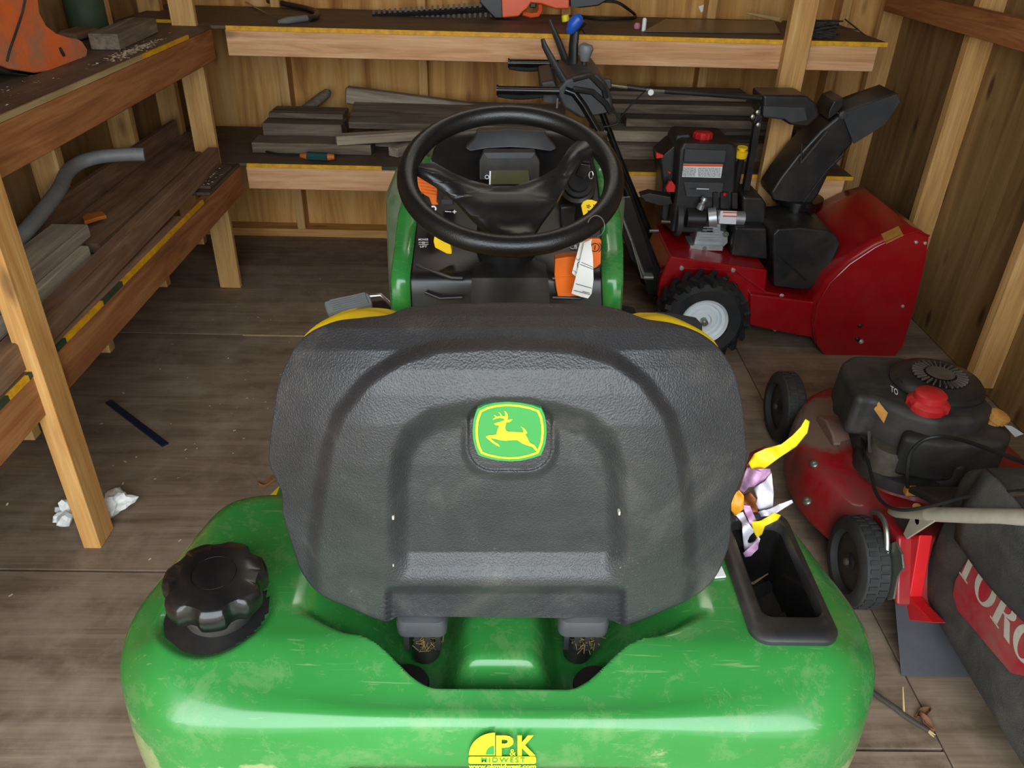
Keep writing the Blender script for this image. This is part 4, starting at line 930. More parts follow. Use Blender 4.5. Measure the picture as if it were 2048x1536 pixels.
part('shift_rod', MB().tube([ony(1237, 415, 2.63), ony(1262, 480, 2.63), ony(1287, 548, 2.63)], .006, 8), 'zinc', B)
part('brace_rod', MB().tube([ony(1262, 480, 2.62), ony(1284, 556, 2.62)], .004, 8), 'zinc', B)
part('bracket_bolts', MB().box(ony(1296, 553, 2.64), (.04, .03, .012)), 'zinc', B, bevel=.003)
cpn = yp([(1110, 182), (1132, 158), (1168, 146), (1200, 150), (1216, 172), (1226, 200), (1226, 224), (1198, 230), (1162, 238), (1126, 216)], 2.66, .36, 'control_panel', 'dark_grey_plastic', bev=.014, seg=3)
for q in ([(1146, 158), (1180, 150), (1208, 178), (1212, 196)], [(1146, 178), (1185, 184), (1212, 208), (1222, 226)]):
    sub('panel_groove', MB().tube([ony(x, y, 2.658) for x, y in q], .010, 8), 'black_plastic', cpn)
yp([(1082, 165), (1108, 160), (1126, 200), (1112, 208), (1084, 204)], 2.70, .30, 'panel_side', 'dark_grey_plastic', cpn, .006)
yp([(1206, 158), (1222, 158), (1224, 178), (1210, 182)], 2.76, .06, 'rod_socket', 'black_plastic', cpn, .004)
sub('panel_bolt', MB().tube([ony(1115, 196, 2.66), ony(1114, 216, 2.66)], .004, 8), 'zinc', cpn)
def lever(pts, Y, r, nm, mat, lbl=None, flat=.5): return part(nm, MB().tube([ony(x, y, Y) for x, y in pts], r, 12, flat=flat), mat, B, label=lbl)
lever([(1085, 78), (1089, 92), (1104, 120), (1120, 148), (1134, 170), (1136, 190)], 2.68, [.009, .014, .017, .018, .020, .022], 'control_lever', 'dark_grey_plastic', None, .6)
lever([(1099, 40), (1106, 58), (1118, 86), (1130, 118), (1140, 146)], 3.00, [.008, .014, .018, .02, .024], 'control_lever', 'dark_grey_plastic', None, .6)
lever([(1150, 62), (1147, 90), (1146, 120), (1144, 150)], 2.86, [.016, .017, .018, .019], 'chute_stick', 'black_plastic')
kb = []
for (x, y), rx, rz in (((1137, 68), .006, .006), ((1140, 62), .016, .016), ((1148, 48), .022, .020), ((1158, 36), .020, .019), ((1163, 31), .008, .008)): kb.append(((x, y), rx))
part('chute_knob', MB().tube([ony(*p, 2.84) for p, r in kb], [r for p, r in kb], 16), 'blue_knob', B, label='blue joystick knob')
part('knob_back', MB().tube([ony(1152, 56, 2.87), ony(1166, 40, 2.87)], .018, 12), 'black_plastic', B)
lever([(1132, 42), (1130, 30)], 2.90, [.014, .012], 'yellow_trigger', 'decal_yellow', 'yellow trigger behind the blue knob', 1)
part('speed_knob', MB().tube([ony(x, y, 2.82) for x, y in ((1173, 87), (1172, 90), (1172, 97), (1170, 108), (1169, 122))], [.010, .022, .026, .022, .014], 18), 'grey_knob', B, label='grey shift knob')
part('speed_stem', MB().tube([ony(1169, 120, 2.82), ony(1167, 148, 2.82)], .009, 10), 'dark_grey_plastic', B)
part('control_cable', MB().tube(crv([ony(x, y, 2.74) for x, y in ((1224, 212), (1234, 232), (1236, 246), (1220, 252), (1206, 258), (1216, 300), (1246, 380))]), .0035, 8), 'cord_black', B)
part('control_cable', MB().tube(crv([ony(x, y, 3.0) for x, y in ((1240, 236), (1262, 210), (1300, 172))]), .003, 8), 'cord_black', B)

# ------------------------------------------------------------------ walk-behind lawn mower, nose to the back wall
W = thing('lawn_mower', 'dusty red walk-behind mower with black grass bag beside the ride-on mower', 'lawn mower', loc=(1.12, 1.65, 0))
MX = 1.125
do = closed_spline([(.90, 1.40), (.845, 1.47), (.805, 1.60), (.812, 1.73), (.86, 1.87), (.95, 2.0), (1.12, 2.07), (1.30, 2.0), (1.39, 1.87), (1.43, 1.70), (1.42, 1.5), (1.35, 1.38), (1.1, 1.33)], 120)
dc = np.array([1.12, 1.66]); dkg = []
for s_, z in ((.985, .062), (.995, .066), (1.0, .09), (.998, .12), (.985, .150), (.955, .176), (.90, .190), (.80, .198), (.66, .200), (.64, .215), (.5, .222), (.02, .226)):
    dkg.append([(x, y, z) for x, y in dc+(do-dc)*s_])
deck = part('deck', MB().grid(dkg, True), 'mower_red', W, ang=45)
for q in ((1628, 928, .19), (1614, 1002, .165)): sub('bolt', MB().lathe([(.011, -.004), (.011, .003), (.007, .006), (0, .006)], onz(*q), (-.5, -.3, 1), 12), 'zinc', deck)
part('rear_guard', flat_shape([(1822, 1068), (1839, 1070), (1819, 1192), (1828, 1206), (1866, 1246), (1816, 1240), (1799, 1206)], lambda x, y: onx(x, y, .93), (.03, 0, 0)), 'bright_red', W, bevel=.003, label='clean bright red rear guard')
part('rear_axle_panel', MB().prism([(.90, 1.42, .21), (.90, 1.30, .235), (.90, 1.22, .10), (.90, 1.40, .09)], (.46, 0, 0)), 'mower_red', W, bevel=.008)
part('trail_flap', MB().prism([(.905, 1.24, .10), (.892, 1.112, .003), (1.34, 1.105, .003), (1.34, 1.24, .10)], (0, .004, .006)), 'flap_grey', W, bevel=.003, label='dark grey rubber trailing flap')
for nm, X0, Y0_, sg in (('rl', .832, 1.352, 1), ('fl', .862, 2.02, 1), ('rr', 1.405, 1.36, -1), ('fr', 1.39, 2.03, -1)):
    c_ = np.array([X0, Y0_, .1075]); a_ = (sg, 0, 0); r = .107
    tr = part('wheel', MB().lathe([(.069, .008), (.075, -.002), (.092, -.003), (r-.002, .005), (r, .012), (r, .052), (r-.002, .058), (.092, .065), (.070, .065), (.066, .056)], c_, a_, 56, ring=True), 'rubber', W)
    tm = MB()
    for k in range(34):
        th = 2*math.pi*k/34
        for q, of in ((.020, 0), (.044, .5)):
            t2 = th+of*2*math.pi/34; tm.box(c_+np.array([sg*q, r*math.cos(t2), r*math.sin(t2)]), (.019, .0105, .004), [[1, 0, 0], [0, -math.sin(t2), math.cos(t2)], [0, math.cos(t2), math.sin(t2)]])
    sub('tread_blocks', tm, 'rubber', tr)
    hubm = MB().lathe([(.067, .012), (.060, .030), (.030, .030), (.022, .010), (.016, .006), (0, .006)], c_, a_, 36)
    for k in range(5):
        th = 2*math.pi*k/5+.3; hubm.box(c_+np.array([sg*.022, .044*math.cos(th), .044*math.sin(th)]), (.014, .04, .012), [[1, 0, 0], [0, math.cos(th), -math.sin(th)], [0, math.sin(th), math.cos(th)]])
    sub('wheel_hub', hubm, 'black_plastic', tr)
    sub('axle_bolt', MB().lathe([(.009, .006), (.009, -.001), (.005, -.003), (0, -.003)], c_, a_, 10), 'muffler', tr)
part('front_bracket', flat_shape([(1632, 872), (1626, 845), (1636, 832), (1652, 842), (1664, 868), (1668, 890), (1640, 900)], lambda x, y: onx(x, y, .90), (.05, 0, 0)), 'mower_red', W, bevel=.006)
part('height_plate', flat_shape([(1776, 1088), (1790, 1083), (1803, 1108), (1806, 1136), (1795, 1152), (1786, 1198), (1774, 1200)], lambda x, y: onx(x, y, .893), (.005, 0, 0)), 'zinc', W, bevel=.001, seg=1)
part('height_lever', MB().tube(crv([onx(x, y, .885) for x, y in ((1743, 1024), (1758, 1028), (1770, 1048), (1774, 1078), (1773, 1110))]), .006, 8), 'zinc', W)
# engine
def zpr(px, z, h, nm, mat, par=None, bev=.012, seg=3, lbl=None, grow=1.0):
    tp = np.array([onz(x, y, z) for x, y in px]); c = tp.mean(0); bt = c+(tp-c)*grow-np.array([0, 0, h]); n = len(tp)
    mb = MB().add(list(tp)+list(bt), [tuple(range(n)), tuple(range(2*n-1, n-1, -1))]+[(i, (i+1) % n, (i+1) % n+n, i+n) for i in range(n)])
    return (sub if par else part)(nm, mb, mat, par or W, bevel=bev, seg=seg, label=lbl)
zpr([(1690, 745), (1683, 722), (1705, 708), (1798, 711), (1860, 722), (1918, 744), (1944, 766), (1992, 812), (1960, 838), (1872, 842), (1820, 826), (1752, 796), (1714, 794)], .405, .115, 'engine_shroud', 'dusty_black', bev=.018, seg=4, grow=1.04)
zpr([(1700, 772), (1760, 800), (1820, 826), (1880, 850), (1985, 840), (2010, 868), (1930, 935), (1800, 905), (1720, 850)], .30, .085, 'engine_base', 'dusty_black', bev=.012)
tank = zpr([(1812, 826), (1840, 816), (1906, 828), (1990, 820), (2028, 866), (2016, 886), (1900, 890), (1806, 874)], .362, .115, 'fuel_tank', 'dusty_black', bev=.016, seg=4)
sub('tank_groove', MB().tube([onz(1872, 905, .31), onz(1965, 908, .31)], .005, 8), 'black_plastic', tank)
part('muffler', MB().lathe([(.0, .06), (.05, .058), (.056, .05), (.056, -.03), (0, -.03)], onz(1775, 925, .245), (0, 0, 1), 24), 'muffler', W)
part('muffler_skirt', MB().lathe([(.10, -.02), (.115, -.01), (.11, .02), (.07, .03)], onz(1800, 930, .22), (0, 0, 1), 32), 'dusty_black', W)
fcn = onz(1872, 770, .402)
fan = part('fan_cover', MB().lathe([(.112, -.01), (.112, .008), (.100, .022), (.07, .030), (.066, .028), (.03, .026), (0, .030)], fcn, (0, 0, 1), 48), 'black_plastic', W)
fins = MB()
for k in range(28):
    th = 2*math.pi*k/28; fins.box(fcn+np.array([.052*math.cos(th), .052*math.sin(th), .0325]), (.026, .0035, .006), [[math.cos(th), -math.sin(th), 0], [math.sin(th), math.cos(th), 0], [0, 0, 1]])
fins.lathe([(.020, .030), (.034, .036), (.020, .037), (0, .034)], fcn, (0, 0, 1), 24)
sub('recoil_grille', fins, 'muffler', fan)
sl_ = MB()
for r_, th0 in ((.088, 3.0), (.088, 3.9), (.090, 5.0)):
    for a_ in range(3):
        for b_ in range(3):
            th = th0+.16*a_; rr = r_-.012+.012*b_; sl_.box(fcn+np.array([rr*math.cos(th), rr*math.sin(th), .0275-(rr-.07)*.33]), (.008, .010, .004), [[math.cos(th), -math.sin(th), 0], [math.sin(th), math.cos(th), 0], [0, 0, 1]])
tag(sub('vent_slots', sl_, 'black_ink', fan, smooth=False), kind='stuff')
cpt = onz(1868, 800, .405)
part('filler_neck', MB().lathe([(.034, -.04), (.034, .0), (.030, .01)], onz(1850, 826, .392), (0, 0, 1), 24), 'dusty_black', W)
part('fuel_cap', MB().lathe([(.036, -.004), (.048, .0), (.049, .020), (.042, .028), (.037, .030), (.036, .044), (.030, .049), (0, .050)], onz(1852, 818, .398), (0, 0, 1), 64, wob=lambda th, h: 1-.07*(math.cos(3*th) > .8)*(h < .03)), 'cap_red', W, label='dusty red fuel cap')
part('oil_cap', MB().lathe([(.016, -.03), (.016, -.004), (.023, -.002), (.024, .014), (.018, .017), (0, .017)], onz(1994, 838, .375), (.25, -.2, 1), 28, wob=lambda th, h: 1+.03*math.cos(14*th)), 'oil_tan', W, label='tan ribbed oil cap')
part('engine_sticker', flat_shape([(1748, 818), (1757, 804), (1776, 826), (1768, 846)], lambda x, y: hit(x, y, .0015), (.001, .001, 0)), 'oil_tan', W, smooth=False, label='small yellow sticker')
tx = MB(); text_rect(tx, 'TO', lambda x, y: onz(x, y+(x-1782)*.62, .4062), 1781, 771, 1796, 783, .01)
part('engine_lettering', tx, 'white_label', W, smooth=False, fix=False)
part('price_tag', flat_shape([(2008, 850), (2022, 852), (2046, 868), (2030, 874)], lambda x, y: onx(x, y, 1.22), (.002, 0, 0)), 'white_label', W, smooth=False, label='small white tag at the oil cap')
part('side_intake', MB().lathe([(.022, -.02), (.026, .0), (.018, .012), (0, .012)], onx(1680, 815, .93), (-1, 0, 0), 20), 'black_plastic', W)
part('spring_rod', MB().tube([onx(1738, 862, .92), onx(1740, 905, .92)], .004, 6), 'steel', W)
part('spring_rod', MB().tube([onx(1685, 798, .92), onx(1702, 822, .92)], .004, 6), 'steel', W)
# handle, brackets, cables
ha = [np.array(p) for p in ((.918, 1.385, .235), (.918, 1.362, .252), (.922, 1.256, .338))]
part('handle_end', MB().tube(ha, [.006, .012, .014], 12), 'dusty_grey', W)
part('handle_tube', MB().tube([(.922, 1.262, .334), (.95, 1.063, .501), (.97, .80, .70), (.985, .52, .90)], .0155, 14), 'dusty_grey', W)
part('handle_tube', MB().tube([(1.335, 1.385, .235), (1.33, 1.256, .338), (1.31, 1.063, .501), (1.295, .80, .70), (1.285, .52, .90)], .0155, 14), 'dusty_grey', W)
part('handle_bar', MB().tube([(.985, .52, .90), (1.0, .46, .94), (1.135, .43, .95), (1.27, .46, .94), (1.285, .52, .90)], .0155, 12), 'dusty_grey', W)
hbk = part('handle_bracket', flat_shape([(1824, 1028), (1868, 1036), (1868, 1042), (1812, 1078), (1806, 1068)], lambda x, y: onx(x, y, .915), (.006, 0, 0)), 'dusty_grey', W, bevel=.001, seg=1)
sub('bracket_hole', MB().lathe([(.008, 0), (0, 0)], onx(1834, 1042, .9145), (1, 0, 0), 14), 'bright_red', hbk)
part('handle_bracket', flat_shape([(1788, 1030), (1822, 1032), (1806, 1070), (1796, 1060)], lambda x, y: onx(x, y, .925), (.006, 0, 0)), 'dusty_black', W, bevel=.001, seg=1)
part('pivot_bolt', MB().lathe([(.009, -.004), (.009, .006), (0, .008)], onx(1833, 1016, .93), (-.3, -.3, 1), 10), 'oil_tan', W)
part('throttle_cable', MB().tube(crv([onz(x, y, z) for x, y, z in ((1815, 975, .27), (1815, 940, .32), (1822, 905, .36), (1848, 880, .40), (1885, 873, .42), (1930, 882, .45), (1990, 903, .50), (2048, 925, .54), (2120, 955, .60))]), .0045, 8), 'cord_black', W)
part('cable_clip', MB().box(onz(1822, 982, .26), (.03, .02, .02), None), 'oil_tan', W, bevel=.004, label='yellow cable clip')
part('drive_cable', MB().tube(crv([onz(x, y, z) for x, y, z in ((1706, 812, .30), (1722, 870, .27), (1738, 930, .26), (1752, 985, .27), (1775, 1012, .30), (1810, 1020, .33), (1860, 1012, .37), (1940, 992, .44), (2010, 985, .50), (2080, 978, .56))]), .004, 8), 'cord_black', W)
part('wire_bail', MB().tube(crv([onz(x, y, z) for x, y, z in ((2060, 988, .54), (1984, 988, .47), (1976, 983, .46), (1980, 975, .46), (2002, 962, .46), (2060, 958, .46))]), .005, 8), 'steel', W)
part('rear_door', MB().prism([(.95, 1.40, .30), (.95, 1.27, .36), (1.30, 1.27, .36), (1.30, 1.40, .30)], (0, 0, -.02)), 'dusty_black', W, bevel=.006)
# grass bag
sp_ = lambda v, e: math.copysign(abs(v)**e, v)
bagp = part('grass_bag', MB().grid([[(xx, .905+.392*k_*sp_(math.cos(t), .3), .285+.195*k_*sp_(math.sin(t), .3)) for t in np.linspace(0, 2*math.pi, 96, endpoint=False)] for xx, k_ in ((.972, .02), (.968, .5), (.966, .8), (.970, .93), (.980, .985), (1.02, 1.0), (1.14, 1.01), (1.26, 1.0), (1.30, .97), (1.315, .8), (1.32, .02))], True), 'fabric_black', W, ang=60)
part('bag_frame', MB().tube([onx(1838, 1066, .962), onx(1824, 1160, .962), onx(1822, 1196, .962), onx(1838, 1215, .962)], .006, 8), 'black_plastic', W)
bl = MB().grid([[(.957-.022*math.sin(math.pi*t)*(.6+.4*math.sin(3*u)), 1.205-.45*u, .50+(-.185+.05*u)*t+.006*math.sin(9*u+2*t)) for t in np.linspace(0, 1, 10)] for u in np.linspace(0, 1, 14)])
part('bag_fold', bl, 'fabric_black', W, solid=.012, fix=False)
BXp = .9605
rp = [(1958, 1082), (1985, 1102), (2048, 1150), (2110, 1196), (2110, 1405), (2048, 1352), (2022, 1346), (1986, 1305), (1948, 1258), (1916, 1222), (1906, 1192), (1910, 1162)]
sub('bag_panel', flat_shape(rp, lambda x, y: onx(x, y, BXp), (.004, 0, 0)), 'bag_red', bagp, smooth=False, label='dusty red panel with pale serif lettering')
sx = BXp/1.0
def bt(u, v, o=.0008):     # u along the panel towards the door, v up
    return (BXp-o, (1.225-.27*u)*sx, 1.42-(1.42-(.253+.006*u+(v-.5)*.074))*sx)
def ring(u0, u1, th):
    uc, w_ = (u0+u1)/2, (u1-u0)/2; A = [(uc+w_*math.cos(t), .5+.52*math.sin(t)) for t in np.linspace(0, 2*math.pi, 32, endpoint=False)]
    Bq = [(uc+(w_-th)*math.cos(t), .5+.45*math.sin(t)) for t in np.linspace(0, 2*math.pi, 32, endpoint=False)]
    return A+Bq, [(i, (i+1) % 32, (i+1) % 32+32, i+32) for i in range(32)]
def letters(parts_, nm):
    mb = MB()
    for P_, F_ in parts_: mb.add([bt(*p) for p in P_], F_)
    sub(nm, mb, 'toro_letter', bagp, smooth=False, fix=False)
rect = lambda a0, b0, a1, b1: ([(a0, b0), (a1, b0), (a1, b1), (a0, b1)], [(0, 1, 2, 3)])
letters([rect(.085, .04, .15, .94), rect(.055, 0, .18, .05), rect(.0, .92, .235, 1.0), ([(.0, .92), (.03, .92), (.0, .70)], [(0, 1, 2)]), ([(.205, .92), (.235, .92), (.235, .70)], [(0, 1, 2)])], 'letter_T')
letters([ring(.235, .49, .062)], 'letter_O'); letters([ring(.76, 1.02, .064)], 'letter_O')
bw = [(.60+.125*math.cos(t), .745+.255*math.sin(t)) for t in np.linspace(-math.pi/2, math.pi/2, 16)]; bi = [(.60+.062*math.cos(t), .745+.19*math.sin(t)) for t in np.linspace(-math.pi/2, math.pi/2, 16)]
letters([rect(.535, .04, .60, .96), rect(.51, 0, .63, .05), rect(.51, .95, .60, 1.0), (bw+bi, [(i, i+1, i+17, i+16) for i in range(15)]), ([(.62, .5), (.69, .5), (.775, .0), (.70, .0)], [(0, 1, 2, 3)])], 'letter_R')

# ------------------------------------------------------------------ loose timber and tools on the shelves
def timber(a, b, wdt, thk, mat, label, cat='board', group=None, up=(0, 0, 1), name='board', bevel=.003):
    return tag(board(name, a, b, wdt, thk, mat, up, None, bevel), label, cat, group)
g_ = 'long boards on the left lower shelf'
timber((-1.255, 3.35, ZL+.021), (-1.215, 1.25, ZL+.021), .120, .040, 'old_board', 'widest dusty brown board along the lower left shelf, nearest the wall', group=g_)
timber((-1.145, 3.05, ZL+.012), (-1.095, 1.25, ZL+.012), .085, .022, 'weathered', 'thin grey-brown lath between two boards on the lower left shelf', group=g_)
timber((-1.155, 3.02, ZL+.0385), (-1.135, 2.08, ZL+.0385), .04, .030, 'old_board', 'narrow brown strip resting on the lath of the lower left shelf', group=g_)
timber((-1.075, 2.98, ZL+.048), (-1.035, 1.28, ZL+.0355), .042, .068, 'old_board', 'brown plank on edge nearest the yellow painted edge of the lower left shelf', group=g_, bevel=.004)
timber((-1.3305, 3.3, ZL+.051), (-1.3305, 1.9, ZL+.051), .022, .10, 'old_board', 'dark board on edge against the studs of the lower left shelf', group=g_)
timber((-1.168, 2.06, ZL+.0995), (-1.155, 1.50, ZL+.0995), .098, .036, 'weathered_pale', 'short pale plank end, upper of two stacked behind the near post', group='short plank ends behind the near post')
timber((-1.150, 2.00, ZL+.062), (-1.140, 1.50, ZL+.062), .100, .036, 'weathered_pale', 'short pale plank end, lower of two stacked behind the near post', group='short plank ends behind the near post')
o = MB().tube(crv([(-1.147, 2.556, .69), (-1.20, 2.538, .693), (-1.27, 2.51, .692), (-1.315, 2.47, .684), (-1.325, 2.40, .672), (-1.30, 2.28, .655), (-1.262, 2.05, .640), (-1.245, 1.80, .615), (-1.24, 1.62, .60)]), .021, 16)
tag(obj('metal_pipe', o, 'pipe_grey'), 'bent grey metal pipe lying over boards on the lower left shelf', 'pipe')
tag(obj('bark_chip', MB().prism([onz(x, y, .585) for x, y in ((164, 432), (172, 426), (205, 422), (213, 430), (196, 434), (168, 443))], (0, 0, -.012)), 'handle_orange', bevel=.003), 'small orange-brown wood chip on the widest lower left board', 'wood chip')
tag(slab('plywood_offcut', (-1.10, 2.735, ZL+.001), (-1.02, 2.99, ZL+.013), 'deck_ply', 1), 'small dusty plywood offcut at the far end of the lower left shelf', 'board')
timber(onz(288, 50, 1.035), onz(208, 84, 1.035), .085, .045, 'weathered', 'dusty grey timber offcut beside the orange tool on the upper left shelf', name='timber_offcut')
timber(onz(205, 60, 1.028)+np.array([-.03, .05, 0]), onz(130, 75, 1.028), .07, .03, 'old_board', 'brown rounded board behind the grey offcut on the upper left shelf', name='timber_offcut', bevel=.012)
# orange tool body
ot = thing('tool_housing', 'dusty orange boot-shaped plastic tool housing on the upper left shelf', 'tool', loc=(-1.25, 2.3, ZU))
op = [(-40, -60), (70, -60), (77, 0), (80, 28), (92, 50), (112, 66), (135, 74), (154, 77), (166, 84), (176, 100), (174, 112), (160, 126), (120, 140), (70, 146), (20, 138), (-10, 126), (-40, 118)]
XT = -1.215
for XT in np.linspace(-1.22, -1.10, 61):
    if onx(60, 153, XT)[2] > ZU+.001: break
part('housing_body', flat_shape(op, lambda x, y: onx(x, y, XT), (-.12, .02, 0)), 'orange_shell', ot, bevel=.022, seg=5)
part('base_plate', flat_shape([(-40, 120), (-10, 128), (20, 140), (70, 148), (120, 143), (158, 130), (150, 138), (110, 150), (60, 153), (10, 146), (-40, 132)], lambda x, y: onx(x, y, XT-.007), (-.10, .02, 0)), 'dusty_black', ot, bevel=.004)
part('body_seam', MB().tube([onx(x, y, XT+.002) for x, y in ((52, -10), (45, 25), (30, 70), (18, 105), (14, 122))], .0032, 6), 'dusty_black', ot)
part('slot', MB().tube([onx(119, 95, XT), onx(123, 102, XT+.003), onx(128, 111, XT+.003)], .0045, 6), 'black_ink', ot)
part('rear_shaft', MB().tube([onx(-10, -20, XT-.145), onx(25, -5, XT-.125)], .02, 12), 'dusty_black', ot)
ct = thing('container', 'dark green round container behind the orange tool', 'container', loc=(-1.33, 2.78, ZU))
part('container_body', MB().lathe([(.0, 0), (.055, .0), (.06, .01), (.06, .11), (.052, .125), (.0, .127)], (-1.335, 2.78, ZU), (0, 0, 1), 28), 'green_paint', ct)
part('container_lid', MB().lathe([(.03, .127), (.03, .15), (0, .152)], (-1.335, 2.78, ZU), (0, 0, 1), 20), 'grey_knob', ct)
# sawdust drifts on the left shelves
def litter(name, c, sx, sy, z, n, label, mat='sawdust', sz=.004):
    mb = MB()
    for k in range(n):
        x, y = c[0]+random.gauss(0, sx), c[1]+random.gauss(0, sy); a = random.uniform(0, 6.3); l = sz*random.uniform(.4, 1.5)
        d1 = np.array([math.cos(a), math.sin(a), random.uniform(-.1, .2)])*l; d2 = np.array([-math.sin(a), math.cos(a), .1])*l*.5; p = np.array([x, y, z+random.uniform(.0006, .0016)])
        mb.add([p-d1-d2, p+d1-d2, p+d1+d2, p-d1+d2], [(0, 1, 2, 3)])
    return tag(obj(name, mb, mat, smooth=False, fix=False), label, 'debris', kind='stuff')
random.seed(11)
litter('sawdust', (-1.085, 2.50), .012, .10, ZU, 420, 'sawdust on the edge of the upper left shelf')
litter('sawdust', (-1.10, 2.86), .03, .05, ZL+.013, 260, 'sawdust on the small plywood offcut')
litter('wood_crumbs', (-.6, 2.2), .35, .45, 0, 150, 'pale wood crumbs scattered over the floor beside the left shelves', sz=.0035)
litter('wood_crumbs', (-1.15, 1.95), .05, .25, ZU, 60, 'pale crumbs on the near end of the upper left shelf', sz=.003)

# back shelf, lower tier
g_ = 'weathered boards on the lower back shelf'
timber((-1.0, 3.262, ZL+.022), (-.52, 3.262, ZL+.022), .118, .042, 'weathered', 'dark weathered board lying lowest at the left end of the lower back shelf', group=g_)
timber((-.985, 3.396, ZL+.046), (-.655, 3.396, ZL+.046), .14, .09, 'weathered', 'thick weathered plank with split pale edge at the left of the lower back shelf', group=g_, bevel=.006)
timber((-.972, 3.475, ZL+.103), (-.66, 3.47, ZL+.103), .13, .022, 'weathered', 'knotty grey plank topping the left pile of the lower back shelf', group=g_)
timber((-.64, 3.50, ZL+.098), (.28, 3.49, ZL+.098), .20, .030, 'weathered', 'wide grey board running behind the steering wheel on the lower back shelf', group=g_, up=(0, -.30, 1))
timber((-.63, 3.39, ZL+.022), (.35, 3.39, ZL+.022), .12, .04, 'weathered', 'dark board under the wide grey one on the lower back shelf', group=g_)
timber((-.655, 3.185, ZL+.066), (-.30, 3.29, ZL+.070), .05, .038, 'weathered_pale', 'pale splintered batten lying slantwise beside the teal handle', group=g_, bevel=.004)
timber((-.43, 3.19, ZL+.02), (-.36, 3.30, ZL+.02), .05, .038, 'weathered_pale', 'short pale block under the slanting batten', group=g_)
timber(ony(692, 189, 3.585), ony(1080, 240, 3.575), .045, .072, 'weathered_pale', 'long grey batten rising to the left against the back wall studs', group=g_, bevel=.008)
tag(obj('rounded_stake', MB().tube([ony(575, 248, 3.55), ony(600, 228, 3.57), ony(640, 197, 3.60), ony(655, 186, 3.605), ony(660, 182, 3.605)], [.028, .03, .031, .028, .012], 14, flat=.7), 'weathered'), 'round-ended grey stake leaning behind the left pile on the lower back shelf', 'stake')
sd = thing('screwdriver', 'teal and orange handled screwdriver on the lower back shelf edge', 'screwdriver', loc=(-.72, 3.19, ZL))
q = [onz(x, y, ZL+.017) for x, y in ((601, 311), (612, 312), (615, 312), (655, 314), (658, 314), (669, 314))]
part('handle', MB().tube([q[2]-(q[3]-q[2])*.02, q[2], q[3], q[3]+(q[3]-q[2])*.02], [.014, .017, .017, .014], 8), 'teal', sd)
part('handle_end', MB().tube([q[0], q[1], q[2]], [.008, .013, .013], 12), 'handle_orange', sd, label='orange collar'); part('handle_end', MB().tube([q[3], q[4], q[5]], [.014, .014, .010], 12), 'handle_orange', sd, label='orange butt')
part('blade', MB().tube([onz(532, 303, ZL+.012), onz(560, 309, ZL+.014), q[0]], .004, 8), 'black_plastic', sd)
for i, (a_, b_, w_, t_, m_, l_) in enumerate((
    ((.43, 3.30, ZL+.03), (1.34, 3.31, ZL+.03), .14, .06, 'weathered', 'lowest front board of the right pile on the lower back shelf'),
    ((.40, 3.335, ZL+.085), (.92, 3.33, ZL+.085), .13, .045, 'weathered_pale', 'pale grey short board second from bottom in the right pile'),
    ((.52, 3.40, ZL+.126), (1.36, 3.41, ZL+.126), .15, .034, 'weathered', 'dark board third from bottom in the right pile on the lower back shelf'),
    ((.30, 3.47, ZL+.165), (1.20, 3.48, ZL+.165), .14, .04, 'weathered', 'dark wide board fourth from bottom in the right pile'),
    ((.26, 3.53, ZL+.204), (1.05, 3.54, ZL+.204), .12, .034, 'weathered', 'topmost dark board of the right pile on the lower back shelf'),
    ((.40, 3.50, ZL+.0185), (1.2, 3.50, ZL+.0185), .2, .036, 'weathered', 'rear bottom board of the right pile on the lower back shelf'),
    ((.40, 3.55, ZL+.09), (1.3, 3.55, ZL+.09), .1, .10, 'weathered', 'thick beam at the back of the right pile against the studs'))):
    timber(a_, b_, w_, t_, m_, l_, group=g_)
# back shelf, upper tier
bs = thing('bow_saw', 'black framed bow saw lying at the left of the upper back shelf', 'saw', loc=(-.85, 3.4, ZU))
part('saw_frame', MB().tube(crv([onz(x, y, ZU+.012) for x, y in ((440, -30), (500, -6), (560, 6), (600, 14), (626, 21), (634, 27), (630, 34), (618, 37))]), .011, 10), 'black_plastic', bs)
bq = [onz(x, y, ZU+.012) for x, y in ((556, 41), (572, 37), (612, 33), (622, 35), (612, 40), (575, 46), (560, 46))]
part('grip', MB().tube([(bq[0]+bq[6])/2, (bq[1]+bq[5])/2, (bq[2]+bq[4])/2, bq[3]], [.006, .012, .012, .006], 10), 'grey_knob', bs, label='grey grip')
part('saw_blade', MB().prism([onz(x, y, ZU+.008) for x, y in ((490, 2), (556, 40), (560, 42), (492, 6))], (0, 0, .0015)), 'zinc', bs)
ht = thing('hedge_trimmer', 'orange electric hedge trimmer with long black toothed blade on the upper back shelf', 'hedge trimmer', loc=(-.1, 3.42, ZU))
a_, b_ = ony(745, 32, 3.44), ony(1000, 17, 3.44)
part('blade_bar', MB().tube([a_, b_], [.011, .014], 4), 'black_plastic', ht)
teeth = MB()
for k in range(24):
    t = (k+.3)/24; p = a_*(1-t)+b_*t; sz = .022+.006*t
    for sg in (-1, 1): teeth.prism([p+np.array([-.006, -.004, sg*.006]), p+np.array([.006, -.004, sg*.006]), p+np.array([.004, -.004, sg*sz]), p+np.array([-.003, -.004, sg*sz])], (0, .008, 0))
tag(part('blade_teeth', teeth, 'black_plastic', ht, smooth=False), kind='stuff')
def hp_(pts, Y, t, nm, mat, par=None, bev=.006): return (sub if par else part)(nm, flat_shape(pts, lambda x, y: ony(x, y, Y), (0, t, 0)), mat, par or ht, bevel=bev, seg=3)
hp_([(958, 4), (984, -30), (1004, -30), (1006, 38), (990, 38), (978, 26)], 3.40, .10, 'hand_guard', 'black_plastic')
